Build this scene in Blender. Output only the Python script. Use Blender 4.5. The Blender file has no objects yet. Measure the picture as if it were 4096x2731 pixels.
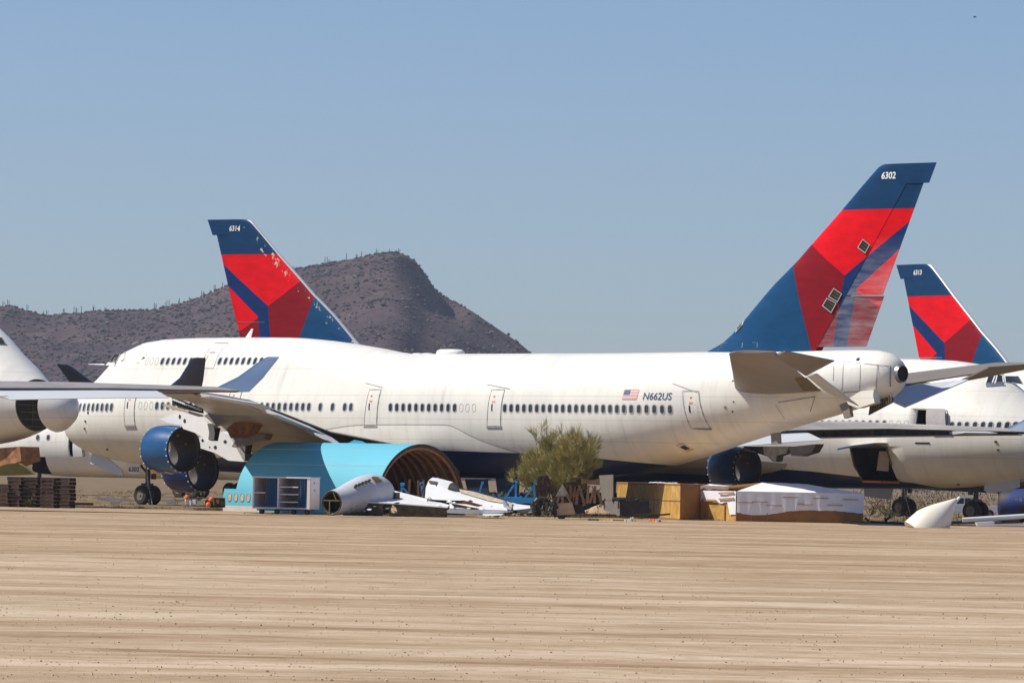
import bpy, bmesh, math, random
from mathutils import Vector, Matrix, noise
random.seed(7)
S = bpy.context.scene
COL = S.collection
# ------------------------------------------------------------------ camera, sky, sun
F = 21000.0; CAM_H = 2.24; ROLL = math.radians(1.1); PITCH = math.atan((1900-1365)/F)
cd = bpy.data.cameras.new('camera'); cam = bpy.data.objects.new('camera', cd); COL.objects.link(cam)
cd.sensor_width = 36.0; cd.sensor_fit = 'HORIZONTAL'; cd.lens = 36.0*F/4096.0
cd.clip_start = 1.0; cd.clip_end = 12000.0
cam.matrix_world = Matrix.Translation((0, 0, CAM_H)) @ Matrix.Rotation(math.pi/2+PITCH, 4, 'X') @ Matrix.Rotation(ROLL, 4, 'Z')
S.camera = cam
SUN_E = math.radians(51.5); SUN_AZ = (-0.999, -0.040)
w = bpy.data.worlds.new('World'); S.world = w; w.use_nodes = True
nt = w.node_tree; bg = nt.nodes['Background']
sky = nt.nodes.new('ShaderNodeTexSky'); sky.sky_type = 'NISHITA'; sky.sun_disc = False
sky.sun_elevation = SUN_E; sky.sun_rotation = math.atan2(SUN_AZ[0], SUN_AZ[1])
sky.altitude = 700; sky.air_density = 1.0; sky.dust_density = 0.6; sky.ozone_density = 3.0
hs = nt.nodes.new('ShaderNodeMix'); hs.data_type = 'RGBA'; hs.blend_type = 'MULTIPLY'; hs.inputs[0].default_value = 1.0
nt.links.new(sky.outputs[0], hs.inputs[6]); hs.inputs[7].default_value = (0.86, 0.968, 1.20, 1)
nt.links.new(hs.outputs[2], bg.inputs[0]); bg.inputs[1].default_value = 0.081
sl = bpy.data.lights.new('sun', 'SUN'); sl.energy = 5.0; sl.angle = math.radians(0.5); sl.color = (1.0, 0.945, 0.845)
so = bpy.data.objects.new('sun', sl); COL.objects.link(so)
so.rotation_euler = Vector((SUN_AZ[0]*math.cos(SUN_E), SUN_AZ[1]*math.cos(SUN_E), math.sin(SUN_E))).to_track_quat('Z', 'Y').to_euler()
S.view_settings.view_transform = 'Standard'; S.view_settings.look = 'None'
S.view_settings.exposure = 0.10; S.view_settings.gamma = 1.0
# ------------------------------------------------------------------ picture <-> place
_cr, _sr, _cp, _sp = math.cos(ROLL), math.sin(ROLL), math.cos(PITCH), math.sin(PITCH)
EYE = Vector((0, 0, CAM_H))
def ray(x, y):
    u = (x-2048)/F; v = (1365-y)/F
    a = u*_cr - v*_sr; b = u*_sr + v*_cr
    return Vector((a, _cp-b*_sp, _sp+b*_cp))
def at(x, y, Y):
    r = ray(x, y); return EYE + r*(Y/r.y)
def gnd(x, y, z=0.0):
    r = ray(x, y); return EYE + r*((z-CAM_H)/r.z)
# ------------------------------------------------------------------ materials
def new_mat(name):
    m = bpy.data.materials.new(name); m.use_nodes = True
    return m, m.node_tree, m.node_tree.nodes['Principled BSDF']
def nd(t, typ, **k):
    n = t.nodes.new(typ)
    for a, b in k.items(): setattr(n, a, b)
    return n
def math_n(t, op, a, b=None, c=None, clamp=False):
    n = nd(t, 'ShaderNodeMath', operation=op, use_clamp=clamp)
    for i, v in enumerate((a, b, c)):
        if v is None: continue
        if isinstance(v, (int, float)): n.inputs[i].default_value = v
        else: t.links.new(v, n.inputs[i])
    return n.outputs[0]
def mixc(t, fac, a, b, mode='MIX'):
    n = nd(t, 'ShaderNodeMix', data_type='RGBA', blend_type=mode)
    for i, v in ((0, fac), (6, a), (7, b)):
        if isinstance(v, (int, float)): n.inputs[i].default_value = v
        elif isinstance(v, tuple): n.inputs[i].default_value = (*v[:3], 1)
        else: t.links.new(v, n.inputs[i])
    return n.outputs[2]
def noise_n(t, vec, scale=5, detail=4, rough=.55, stretch=None):
    if stretch:
        mp = nd(t, 'ShaderNodeMapping'); mp.inputs['Scale'].default_value = stretch
        t.links.new(vec, mp.inputs[0]); vec = mp.outputs[0]
    n = nd(t, 'ShaderNodeTexNoise'); n.inputs['Scale'].default_value = scale
    n.inputs['Detail'].default_value = detail; n.inputs['Roughness'].default_value = rough
    t.links.new(vec, n.inputs['Vector']); return n.outputs[0]
def ramp(t, fac, stops):
    n = nd(t, 'ShaderNodeValToRGB'); e = n.color_ramp.elements
    while len(e) < len(stops): e.new(.5)
    for i, (p, c) in enumerate(stops):
        e[i].position = p; e[i].color = (*c, 1) if isinstance(c, tuple) else (c, c, c, 1)
    t.links.new(fac, n.inputs[0]); return n.outputs[0]
def ocoord(t): return nd(t, 'ShaderNodeTexCoord').outputs['Object']
def bump(t, b, h, strength=.3, dist=.02):
    n = nd(t, 'ShaderNodeBump'); n.inputs['Strength'].default_value = strength; n.inputs['Distance'].default_value = dist
    t.links.new(h, n.inputs['Height']); t.links.new(n.outputs[0], b.inputs['Normal'])
def simple(name, col, rough=.5, metal=0.0, var=.18, scale=2.5, stretch=None, col2=None, bmp=0.0, thresh=(.45, .7)):
    """procedural paint / wood / metal: base colour broken up by noise, optional second colour in patches"""
    m, t, b = new_mat(name); oc = ocoord(t)
    n = noise_n(t, oc, scale, 5, .6, stretch)
    k = ramp(t, n, [(.25, 1-var), (.75, 1+var)])
    c = mixc(t, 1.0, col, k, 'MULTIPLY')
    if col2:
        n2 = noise_n(t, oc, scale*.7, 6, .65, stretch)
        c = mixc(t, ramp(t, n2, [(thresh[0], 0.0), (thresh[1], 1.0)]), c, col2)
    t.links.new(c, b.inputs['Base Color']); b.inputs['Roughness'].default_value = rough; b.inputs['Metallic'].default_value = metal
    if bmp: bump(t, b, noise_n(t, oc, scale*4, 5, .6, stretch), bmp)
    return m
def fuselage_mat(name, belly=True, white=(.80, .765, .68), grime=1.0):
    m, t, b = new_mat(name); oc = ocoord(t)
    sx = nd(t, 'ShaderNodeSeparateXYZ'); t.links.new(oc, sx.inputs[0])
    s, z = sx.outputs[0], sx.outputs[2]
    streak = noise_n(t, oc, 1.0, 5, .6, (1.9, .25, .22))
    c = mixc(t, 1.0, white, ramp(t, streak, [(.3, 1.03), (.58, .965), (.78, .80)]), 'MULTIPLY')
    blot = noise_n(t, oc, .55, 6, .7)
    c = mixc(t, ramp(t, blot, [(.56, 0.0), (.8, .30*grime)]), c, (.50, .44, .35))
    fine = noise_n(t, oc, 5, 4, .7, (1, 1, .3))
    c = mixc(t, ramp(t, fine, [(.63, 0.0), (.8, .28*grime)]), c, (.46, .40, .32))
    cb = nd(t, 'ShaderNodeCombineXYZ'); t.links.new(math_n(t, 'FLOOR', math_n(t, 'DIVIDE', s, 2.03)), cb.inputs[0]); t.links.new(math_n(t, 'FLOOR', math_n(t, 'DIVIDE', z, 1.17)), cb.inputs[1])
    wn = nd(t, 'ShaderNodeTexWhiteNoise'); t.links.new(cb.outputs[0], wn.inputs['Vector']); c = mixc(t, 1.0, c, ramp(t, wn.outputs['Value'], [(0, (.945, .945, .94)), (.5, (.985, .985, .98)), (1, (1.02, 1.015, 1.0))]), 'MULTIPLY')
    # skin joints: rings every 2.54 m and lap joints at fixed heights
    fr = math_n(t, 'ABSOLUTE', math_n(t, 'SUBTRACT', math_n(t, 'FRACT', math_n(t, 'DIVIDE', s, 3.05)), .5))
    ringl = math_n(t, 'LESS_THAN', fr, .0052)
    lap = None
    for h in (8.28, 6.72, 5.38, 4.2):
        q = math_n(t, 'LESS_THAN', math_n(t, 'ABSOLUTE', math_n(t, 'SUBTRACT', z, h)), .018)
        lap = q if lap is None else math_n(t, 'MAXIMUM', lap, q)
    c = mixc(t, math_n(t, 'MULTIPLY', math_n(t, 'MAXIMUM', lap, math_n(t, 'MULTIPLY', ringl, .55)), .30), c, (.30, .27, .23))
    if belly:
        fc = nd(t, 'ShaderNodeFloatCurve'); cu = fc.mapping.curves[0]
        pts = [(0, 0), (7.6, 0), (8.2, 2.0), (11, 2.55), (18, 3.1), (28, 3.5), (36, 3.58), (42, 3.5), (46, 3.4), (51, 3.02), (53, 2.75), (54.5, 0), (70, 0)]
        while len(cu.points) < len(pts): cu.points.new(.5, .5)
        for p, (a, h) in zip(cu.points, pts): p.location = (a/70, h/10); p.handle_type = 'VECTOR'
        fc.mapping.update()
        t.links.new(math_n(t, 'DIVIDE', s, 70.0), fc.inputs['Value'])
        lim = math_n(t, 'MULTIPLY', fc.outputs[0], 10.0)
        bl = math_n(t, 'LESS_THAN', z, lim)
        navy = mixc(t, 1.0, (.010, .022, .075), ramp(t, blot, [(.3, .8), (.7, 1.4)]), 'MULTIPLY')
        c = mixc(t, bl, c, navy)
    t.links.new(c, b.inputs['Base Color']); b.inputs['Roughness'].default_value = .34
    b.inputs['Specular IOR Level'].default_value = .4
    bump(t, b, noise_n(t, oc, .9, 3, .5), .12, .02)
    return m
def livery(name, col, gloss=0.0, chips=False):
    """tail paint: streaks, optional painted-in rudder gloss, optional flaked patches next to the leading edge"""
    m, t, b = new_mat(name); oc = ocoord(t)
    st = noise_n(t, oc, 1.2, 5, .6, (.7, .3, 1.8))
    c = mixc(t, 1.0, col, ramp(t, st, [(.3, .86), (.7, 1.14)]), 'MULTIPLY')
    if gloss:  # whitish streaks painted in for the gloss on the sunlit rudder
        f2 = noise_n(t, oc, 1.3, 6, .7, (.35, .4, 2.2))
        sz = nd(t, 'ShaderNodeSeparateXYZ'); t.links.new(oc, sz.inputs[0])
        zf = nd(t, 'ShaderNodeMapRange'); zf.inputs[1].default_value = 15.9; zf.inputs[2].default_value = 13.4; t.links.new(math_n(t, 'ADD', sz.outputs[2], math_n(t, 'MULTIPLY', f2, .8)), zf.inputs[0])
        wf = math_n(t, 'MULTIPLY', ramp(t, f2, [(.36, gloss*.25), (.5, gloss), (.68, min(.85, gloss*2.1))]), zf.outputs[0])
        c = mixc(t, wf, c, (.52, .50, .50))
    if chips:
        sx = nd(t, 'ShaderNodeSeparateXYZ'); t.links.new(oc, sx.inputs[0])
        # distance behind the swept leading edge
        d = math_n(t, 'SUBTRACT', sx.outputs[0], math_n(t, 'ADD', math_n(t, 'MULTIPLY', sx.outputs[2], 1.215), 43.1))
        near = math_n(t, 'MULTIPLY', math_n(t, 'LESS_THAN', d, 1.15), math_n(t, 'GREATER_THAN', d, .30))
        cn = noise_n(t, oc, 2.6, 5, .7, (1, 1, .8))
        c = mixc(t, math_n(t, 'MULTIPLY', near, math_n(t, 'GREATER_THAN', cn, .61)), c, (.62, .55, .38))
    t.links.new(c, b.inputs['Base Color']); b.inputs['Roughness'].default_value = .45
    b.inputs['Specular IOR Level'].default_value = .15
    return m
NAVY = (.007, .043, .115); BLUE = (.007, .060, .150); RED = (.72, .002, .007); DRED = (.225, .005, .010); ROYAL = (.006, .030, .125)
M = {}
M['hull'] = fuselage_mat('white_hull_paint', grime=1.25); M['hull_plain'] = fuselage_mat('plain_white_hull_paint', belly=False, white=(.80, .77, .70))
for k, c in (('navy', NAVY), ('blue', BLUE), ('red', RED), ('dred', DRED), ('royal', ROYAL)):
    M[k] = livery('tail_'+k, c); M[k+'_f'] = livery('gloss_tail_'+k, c, .22); M[k+'_c'] = livery('flaked_tail_'+k, c, 0, True)
M['white'] = simple('white_paint', (.78, .77, .74), .45, var=.06, scale=1.5, col2=(.5, .45, .38), thresh=(.6, .95))
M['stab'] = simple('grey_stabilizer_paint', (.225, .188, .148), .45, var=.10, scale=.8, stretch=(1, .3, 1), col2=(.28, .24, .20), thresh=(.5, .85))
M['wing'] = simple('wing_grey_paint', (.33, .30, .265), .42, var=.12, scale=.7, col2=(.20, .17, .14), thresh=(.45, .8))
M['flap'] = simple('pale_flap_paint', (.56, .58, .60), .5, var=.06, scale=.8, stretch=(1, .25, 1))
M['primer'] = simple('zinc_primer', (.17, .125, .035), .7, var=.35, scale=3, col2=(.06, .045, .02))
M['cove'] = simple('dirty_cove_metal', (.085, .062, .042), .7, var=.5, scale=2.5, col2=(.02, .016, .012))
M['tan'] = simple('tan_lower_skin', (.42, .33, .23), .6, var=.15, scale=1.2)
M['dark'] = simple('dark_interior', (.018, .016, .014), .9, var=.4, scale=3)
M['glass'] = simple('dark_window_glass', (.035, .042, .05), .12, var=.3, scale=1.5)
M['frame'] = simple('window_frame_grey', (.42, .42, .41), .5, var=.1)
M['line'] = simple('door_seal_grey', (.27, .25, .23), .7, var=.3, scale=3)
M['metal'] = simple('bare_metal', (.62, .62, .62), .32, .85, var=.12, scale=2)
M['ringmetal'] = simple('sooty_exhaust_metal', (.30, .28, .26), .4, .8, var=.3, scale=4)
M['edge'] = simple('polished_leading_edge', (.62, .62, .62), .35, .35, var=.08, scale=1)
M['steel'] = simple('dark_gear_steel', (.10, .085, .07), .55, .3, var=.4, scale=4)
M['rubber'] = simple('tyre_rubber', (.022, .020, .019), .85, var=.3, scale=3, col2=(.07, .055, .04), thresh=(.5, .85))
M['hub'] = simple('dusty_wheel_hub', (.16, .13, .10), .7, var=.3, scale=5)
M['nac'] = simple('nacelle_blue', (.011, .075, .20), .30, var=.15, scale=1.2, col2=(.022, .115, .24), thresh=(.5, .9))
M['nac_shaded'] = simple('nacelle_blue_shaded', (.010, .030, .14), .35, var=.2, scale=1.2)  # darker copy: shadow on the inboard cowl put into its colour
M['barrel'] = simple('engine_barrel_brown', (.035, .021, .015), .6, var=.4, scale=2, col2=(.09, .06, .042), thresh=(.58, .8))
M['yellow'] = simple('yellow_sticker', (.62, .36, .05), .6, var=.15)
M['winglet'] = simple('winglet_blue', (.012, .065, .165), .38, var=.08, scale=1)
M['winglet_shaded'] = simple('winglet_blue_shaded', (.012, .022, .055), .4, var=.1, scale=1)  # darker copy: shade painted into winglets turned from the sun
M['tred'] = simple('warning_red', (.62, .10, .07), .6, var=.1); M['tnavy'] = simple('lettering_navy', (.02, .07, .17), .5, var=.1)
M['twhite'] = simple('lettering_white', (.80, .80, .78), .5, var=.05); M['tblack'] = simple('lettering_black', (.03, .03, .03), .6, var=.1)
M['shelltq'] = simple('turquoise_shell_paint', (.105, .43, .545), .7, var=.05, scale=.6, stretch=(.3, 1, 1), col2=(.15, .46, .55), thresh=(.5, .9))
M['shellin'] = simple('burnt_brown_insulation', (.36, .165, .062), .85, var=.5, scale=1.6, col2=(.12, .055, .022))
M['shellrib'] = simple('shell_rib_tan', (.42, .22, .10), .8, var=.3, scale=2)
M['shellgrey'] = simple('pale_sill_grey', (.58, .56, .52), .6, var=.1)
M['galley'] = simple('dusty_pink_white_laminate', (.80, .735, .72), .6, var=.06, scale=2)
M['galleyin'] = simple('galley_inside_grey', (.40, .36, .34), .7, var=.12)
M['curtain'] = simple('blue_curtain_cloth', (.045, .12, .215), .9, var=.35, scale=4, stretch=(4, 4, .3))
M['scrapgrey'] = simple('weathered_grey_skin', (.52, .53, .55), .5, var=.10, scale=1.5, col2=(.36, .33, .22), thresh=(.60, .72))
M['scrapwhite'] = simple('scrap_white_skin', (.76, .76, .74), .5, var=.06, scale=1.2, col2=(.60, .48, .32), thresh=(.62, .8))
M['olive'] = simple('olive_scrap', (.085, .080, .035), .8, var=.5, scale=4, col2=(.02, .02, .015))
M['rust'] = simple('rust_orange', (.30, .075, .02), .85, var=.4, scale=4)
M['cyan'] = simple('bright_blue_stand_paint', (.075, .43, .80), .5, var=.14, scale=2)
M['timber'] = simple('weathered_timber', (.30, .165, .075), .85, var=.35, scale=2, stretch=(1, 1, 5))
M['darktimber'] = simple('dark_brown_timber', (.052, .026, .018), .85, var=.45, scale=2.5, stretch=(.5, .5, 4), col2=(.11, .06, .04))
M['ply'] = simple('yellow_plywood', (.44, .235, .040), .75, var=.30, scale=2.2, col2=(.62, .39, .12), thresh=(.42, .68))
M['plydark'] = simple('brown_plywood', (.30, .135, .035), .8, var=.25, scale=1.3)
M['tarp'] = simple('white_tarpaulin', (.80, .79, .82), .6, var=.05, scale=1.2, col2=(.55, .40, .24), thresh=(.71, .85), bmp=.25)
M['lath'] = simple('tan_lath', (.40, .26, .13), .8, var=.2)
M['bin'] = simple('dark_bin_brown', (.030, .022, .020), .8, var=.4, scale=2); M['bingrey'] = simple('bin_grey', (.16, .15, .14), .8, var=.25)
M['dirt'] = simple('heap_soil', (.42, .29, .175), .95, var=.2, scale=3, bmp=.5)
M['radome'] = simple('cream_radome', (.76, .70, .58), .5, var=.06, scale=1.2, col2=(.55, .48, .38), thresh=(.6, .95))
M['orange'] = simple('orange_plastic', (.80, .16, .03), .6, var=.15)
M['trash'] = simple('mixed_pale_rag', (.48, .40, .30), .9, var=.35, scale=5)
M['black'] = simple('black_scrap', (.02, .02, .022), .8, var=.5, scale=4)
M['truck'] = simple('truck_white', (.80, .80, .80), .35, var=.03)
# ------------------------------------------------------------------ mesh building
class MB:
    def __init__(s): s.v = []; s.f = []; s.m = []; s.sm = []
    def add(s, vs, fs, m=0, smooth=False):
        o = len(s.v); s.v += [tuple(p) for p in vs]
        for f in fs: s.f.append(tuple(i+o for i in f)); s.m.append(m); s.sm.append(smooth)
    def box(s, c, d, R=None, m=0):
        c = Vector(c); x, y, z = d[0]/2, d[1]/2, d[2]/2
        vs = [Vector(p) for p in ((-x,-y,-z),(x,-y,-z),(x,y,-z),(-x,y,-z),(-x,-y,z),(x,-y,z),(x,y,z),(-x,y,z))]
        if R is not None:
            if isinstance(R, (int, float)): R = Matrix.Rotation(R, 3, 'Z')
            vs = [R @ p for p in vs]
        s.add([p+c for p in vs], [(0,3,2,1),(4,5,6,7),(0,1,5,4),(1,2,6,5),(2,3,7,6),(3,0,4,7)], m)
    def bar(s, a, b, wx, wz, m=0, roll=0.0):
        a = Vector(a); b = Vector(b); d = b-a
        q = d.to_track_quat('Z', 'Y').to_matrix() @ Matrix.Rotation(roll, 3, 'Z')
        s.box((a+b)/2, (wx, wz, d.length), q, m)
    def hull8(s, b4, t4, m=0):
        s.add(list(b4)+list(t4), [(0,3,2,1),(4,5,6,7),(0,1,5,4),(1,2,6,5),(2,3,7,6),(3,0,4,7)], m)
    def tube(s, pts, r, n=8, m=0, smooth=True, caps=True):
        pts = [Vector(p) for p in pts]; rs = r if isinstance(r, (list, tuple)) else [r]*len(pts)
        rings = []
        for i, p in enumerate(pts):
            d = pts[min(i+1, len(pts)-1)]-pts[max(i-1, 0)]
            q = d.to_track_quat('Z', 'Y').to_matrix()
            rings.append([p + q @ Vector((math.cos(k*2*math.pi/n)*rs[i], math.sin(k*2*math.pi/n)*rs[i], 0)) for k in range(n)])
        s.rings(rings, m, smooth, caps)
    def rings(s, rings, m=0, smooth=True, caps=True, closed=True):
        n = len(rings[0]); vs = [p for r in rings for p in r]; fs = []
        for i in range(len(rings)-1):
            for k in range(n if closed else n-1):
                a = i*n+k; b = i*n+(k+1) % n; fs.append((a, b, b+n, a+n))
        o = len(s.v); s.add(vs, fs, m, smooth)
        if caps and closed:
            s.f.append(tuple(o+k for k in reversed(range(n)))); s.m.append(m); s.sm.append(False)
            s.f.append(tuple(o+(len(rings)-1)*n+k for k in range(n))); s.m.append(m); s.sm.append(False)
    def prism(s, poly, vec, m=0, mcap=None):
        n = len(poly); vec = Vector(vec); poly = [Vector(p) for p in poly]
        o = len(s.v)
        s.add(poly+[p+vec for p in poly], [(i, (i+1) % n, (i+1) % n+n, i+n) for i in range(n)], m)
        mc = m if mcap is None else mcap
        s.f.append(tuple(o+i for i in reversed(range(n)))); s.m.append(mc); s.sm.append(False)
        s.f.append(tuple(o+n+i for i in range(n))); s.m.append(mc); s.sm.append(False)
    def mesh(s, name, mats):
        me = bpy.data.meshes.new(name); me.from_pydata(s.v, [], s.f)
        for m in mats: me.materials.append(M[m] if isinstance(m, str) else m)
        me.polygons.foreach_set('material_index', s.m); me.polygons.foreach_set('use_smooth', s.sm)
        me.update(); return me
    def build(s, name, mats, parent=None, fix=True, sharp=40):
        if isinstance(mats, str): mats = [mats]
        me = s.mesh(name, mats)
        if fix:
            bm = bmesh.new(); bm.from_mesh(me); bmesh.ops.recalc_face_normals(bm, faces=bm.faces); bm.to_mesh(me); bm.free()
        if sharp: me.set_sharp_from_angle(angle=math.radians(sharp))
        return link(name, me, parent)
def link(name, me, parent=None):
    o = bpy.data.objects.new(name, me); COL.objects.link(o)
    if parent is not None: o.parent = parent
    return o
def tag(o, label, cat, group=None, kind=None):
    if label: o['label'] = label
    if cat: o['category'] = cat
    if group: o['group'] = group
    if kind: o['kind'] = kind
    return o
def empty(name, label, cat, loc=(0, 0, 0), rz=0.0, group=None):
    o = bpy.data.objects.new(name, None); COL.objects.link(o); o.location = loc; o.rotation_euler = (0, 0, rz)
    o.empty_display_size = .5; return tag(o, label, cat, group)
def text_mesh(body, size, shear=0.0, bold=0.0):
    cu = bpy.data.curves.new('lettering', 'FONT'); cu.body = body; cu.size = size; cu.shear = shear; cu.offset = bold
    cu.resolution_u = 4
    o = bpy.data.objects.new('lettering', cu); COL.objects.link(o)
    dg = bpy.context.evaluated_depsgraph_get()
    me = bpy.data.meshes.new_from_object(o.evaluated_get(dg)); bpy.data.objects.remove(o); return me
def pchip(xs, ys):
    n = len(xs); h = [xs[i+1]-xs[i] for i in range(n-1)]; d = [(ys[i+1]-ys[i])/h[i] for i in range(n-1)]
    m = [d[0]]+[0 if d[i-1]*d[i] <= 0 else 2*d[i-1]*d[i]/(d[i-1]+d[i]) for i in range(1, n-1)]+[d[-1]]
    def f(x):
        if x <= xs[0]: return ys[0]
        if x >= xs[-1]: return ys[-1]
        lo, hi = 0, n-1
        while hi-lo > 1:
            k = (lo+hi)//2
            if xs[k] <= x: lo = k
            else: hi = k
        t = (x-xs[lo])/h[lo]
        return (1+2*t)*(1-t)**2*ys[lo]+t*(1-t)**2*h[lo]*m[lo]+t*t*(3-2*t)*ys[lo+1]+t*t*(t-1)*h[lo]*m[lo+1]
    return f
# ------------------------------------------------------------------ wide-body jet: shape functions
ST = [0, .12, .35, .7, 1.2, 2, 3, 4, 5, 6, 7.5, 9, 12, 16, 20, 24, 28, 30.6, 36, 42, 46, 50, 53.5, 56, 58.8, 60.6, 62.7, 64.5, 66.2, 67.0, 67.5, 67.85]
PZB = [4.72, 4.30, 4.02, 3.78, 3.52, 3.24, 2.98, 2.80, 2.67, 2.55, 2.40, 2.30, 2.18, 2.10, 2.05, 2.05, 2.05, 2.05, 2.05, 2.08, 2.22, 2.72, 3.42, 4.12, 4.80, 5.22, 5.68, 6.10, 6.58, 6.72, 7.02, 7.6]
PZT = [4.82, 5.22, 5.52, 5.82, 6.20, 6.78, 7.48, 8.20, 8.92, 9.52, 9.98, 10.14, 10.22, 10.23, 10.2, 9.97, 9.52, 9.20, 9.2, 9.2, 9.2, 9.22, 9.25, 9.26, 9.27, 9.28, 9.30, 9.32, 9.30, 9.16, 8.86, 8.4]
PHW = [.05, .45, .78, 1.10, 1.44, 1.88, 2.28, 2.58, 2.80, 2.96, 3.11, 3.2, 3.25, 3.25, 3.25, 3.25, 3.25, 3.25, 3.25, 3.25, 3.22, 3.08, 2.82, 2.58, 2.26, 2.04, 1.78, 1.58, 1.38, 1.22, .92, .42]
PZM = [4.77, 4.78, 4.80, 4.85, 4.92, 5.03, 5.17, 5.28, 5.38, 5.45, 5.53, 5.58, 5.6, 5.6, 5.6, 5.6, 5.6, 5.6, 5.6, 5.6, 5.65, 5.9, 6.25, 6.58, 6.95, 7.18, 7.45, 7.68, 7.95, 8.0, 8.02, 8.0]
PRU = [.05, .42, .70, .95, 1.20, 1.45, 1.66, 1.80, 1.92, 2.05, 2.22, 2.32, 2.4, 2.4, 2.42, 2.6, 3.0, 3.25, 3.25, 3.25, 3.22, 3.08, 2.82, 2.58, 2.26, 2.04, 1.78, 1.58, 1.38, 1.22, .92, .4]
class Profile:
    def __init__(p, st, zb, zt, hw, zm, ru):
        p.st = st; p.zb = pchip(st, zb); p.zt = pchip(st, zt); p.hw = pchip(st, hw); p.zm = pchip(st, zm); p.ru = pchip(st, ru)
    def half(p, s, z):
        zb, zt = p.zb(s), p.zt(s)
        if z <= zb or z >= zt: return 0.0
        zm, hw = p.zm(s), p.hw(s)
        if z <= zm: return hw*math.sqrt(max(0, 1-((z-zm)/(zm-zb))**2))
        if zm+hw >= zt: return hw*math.sqrt(max(0, 1-((z-zm)/(zt-zm))**2))
        ru = p.ru(s); zu = zt-ru; b = 0.0
        for i in range(17):
            t = i/16; r = hw+(ru-hw)*t; q = r*r-(z-zm-(zu-zm)*t)**2
            if q > b: b = q
        return math.sqrt(b)
WIDE = Profile(ST, PZB, PZT, PHW, PZM, PRU)
def airfoil_half(x, tc):
    x = min(max(x, 0), 1)
    return 5*tc*(.2969*math.sqrt(x)-.126*x-.3516*x*x+.2843*x**3-.1015*x**4)
class Jet:
    def __init__(j, name, label, nose, ang, dz=0.0, pitch=0.0, side=-1, prof=WIDE):
        j.prof = prof; j.side_ = side
        j.root = empty(name, label, 'airliner')
        j.root.location = (nose[0], nose[1], dz-35*pitch); j.root.rotation_euler = (0, -pitch, ang)
        j.M = Matrix.Translation(j.root.location) @ Matrix.Rotation(ang, 4, 'Z') @ Matrix.Rotation(-pitch, 4, 'Y')
        j.Mi = j.M.inverted(); j.R = j.Mi.to_3x3()
    def ground(j, s, y):     # local height of the ground under (s, y)
        return -(j.M @ Vector((s, y, 0))).z
    def side(j, x, y, off):
        o = j.Mi @ EYE; d = j.R @ ray(x, y); t = (off-o.y)/d.y; q = o+d*t; return q.x, q.z
    def hit(j, x, y):
        o = j.Mi @ EYE; d = j.R @ ray(x, y)
        a = (4.2*j.side_-o.y)/d.y; b = (0-o.y)/d.y; last = a
        for i in range(1, 241):
            t = a+(b-a)*i/240; q = o+d*t
            if abs(q.y) <= j.prof.half(q.x, q.z):
                lo, hi = last, t
                for _ in range(14):
                    mid = (lo+hi)/2; q = o+d*mid
                    if abs(q.y) <= j.prof.half(q.x, q.z): hi = mid
                    else: lo = mid
                return q.x, q.z
            last = t
        q = o+d*a; return q.x, q.z
    def surf(j, s, z, off=0.0, side=None):
        sd = j.side_ if side is None else side; h = j.prof.half; e = .02
        y = h(s, z); ys = (h(s+e, z)-h(s-e, z))/(2*e); yz = (h(s, z+e)-h(s, z-e))/(2*e)
        n = Vector((-ys, 1, -yz)).normalized()
        return Vector((s+n.x*off, (y+n.y*off)*sd, z+n.z*off))
def fuselage(j, mats, s0=None, s1=None, n=26, name='fuselage'):
    st = []; P = j.prof; a = P.st[0] if s0 is None else s0; b = P.st[-1] if s1 is None else s1
    full = [s for s in P.st if a < s < b]; pts = [a]+full+[b]
    for i in range(len(pts)-1):
        k = max(1, int((pts[i+1]-pts[i])/1.2)); st += [pts[i]+(pts[i+1]-pts[i])*q/k for q in range(k)]
    st.append(b); mb = MB(); R = []
    for s in st:
        zb, zt = P.zb(s), P.zt(s); top = []
        for i in range(n+1):
            z = zt-(zt-zb)*(1-math.cos(math.pi*i/n))/2; top.append((z, P.half(s, z) if 0 < i < n else 0.0))
        R.append([(s, -y, z) for z, y in top]+[(s, y, z) for z, y in reversed(top[1:-1])])
    mb.rings(R, 0, True, True)
    return mb.build(name, mats, j.root, sharp=50)
def cut(o, cutter):
    """subtract a closed cutter mesh (its faces carry the dark material slot) from a part's mesh"""
    c = link('cutter', cutter); c.matrix_world = o.parent.matrix_world if False else Matrix()
    p = o.parent; o.parent = None
    md = o.modifiers.new('opening', 'BOOLEAN'); md.operation = 'DIFFERENCE'; md.solver = 'EXACT'; md.object = c
    dg = bpy.context.evaluated_depsgraph_get(); dg.update()
    me = bpy.data.meshes.new_from_object(o.evaluated_get(dg)); o.modifiers.clear(); o.data = me
    bpy.data.objects.remove(c); o.parent = p
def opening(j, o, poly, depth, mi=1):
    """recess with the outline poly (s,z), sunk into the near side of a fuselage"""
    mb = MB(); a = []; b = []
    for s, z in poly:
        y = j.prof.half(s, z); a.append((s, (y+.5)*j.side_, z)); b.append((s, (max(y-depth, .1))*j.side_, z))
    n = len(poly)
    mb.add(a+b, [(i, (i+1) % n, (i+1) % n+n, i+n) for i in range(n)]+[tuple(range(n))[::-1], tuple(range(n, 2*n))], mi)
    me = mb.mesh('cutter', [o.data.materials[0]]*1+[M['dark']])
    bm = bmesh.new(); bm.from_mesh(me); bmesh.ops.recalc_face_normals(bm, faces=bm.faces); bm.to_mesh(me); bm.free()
    cut(o, me)
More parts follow.
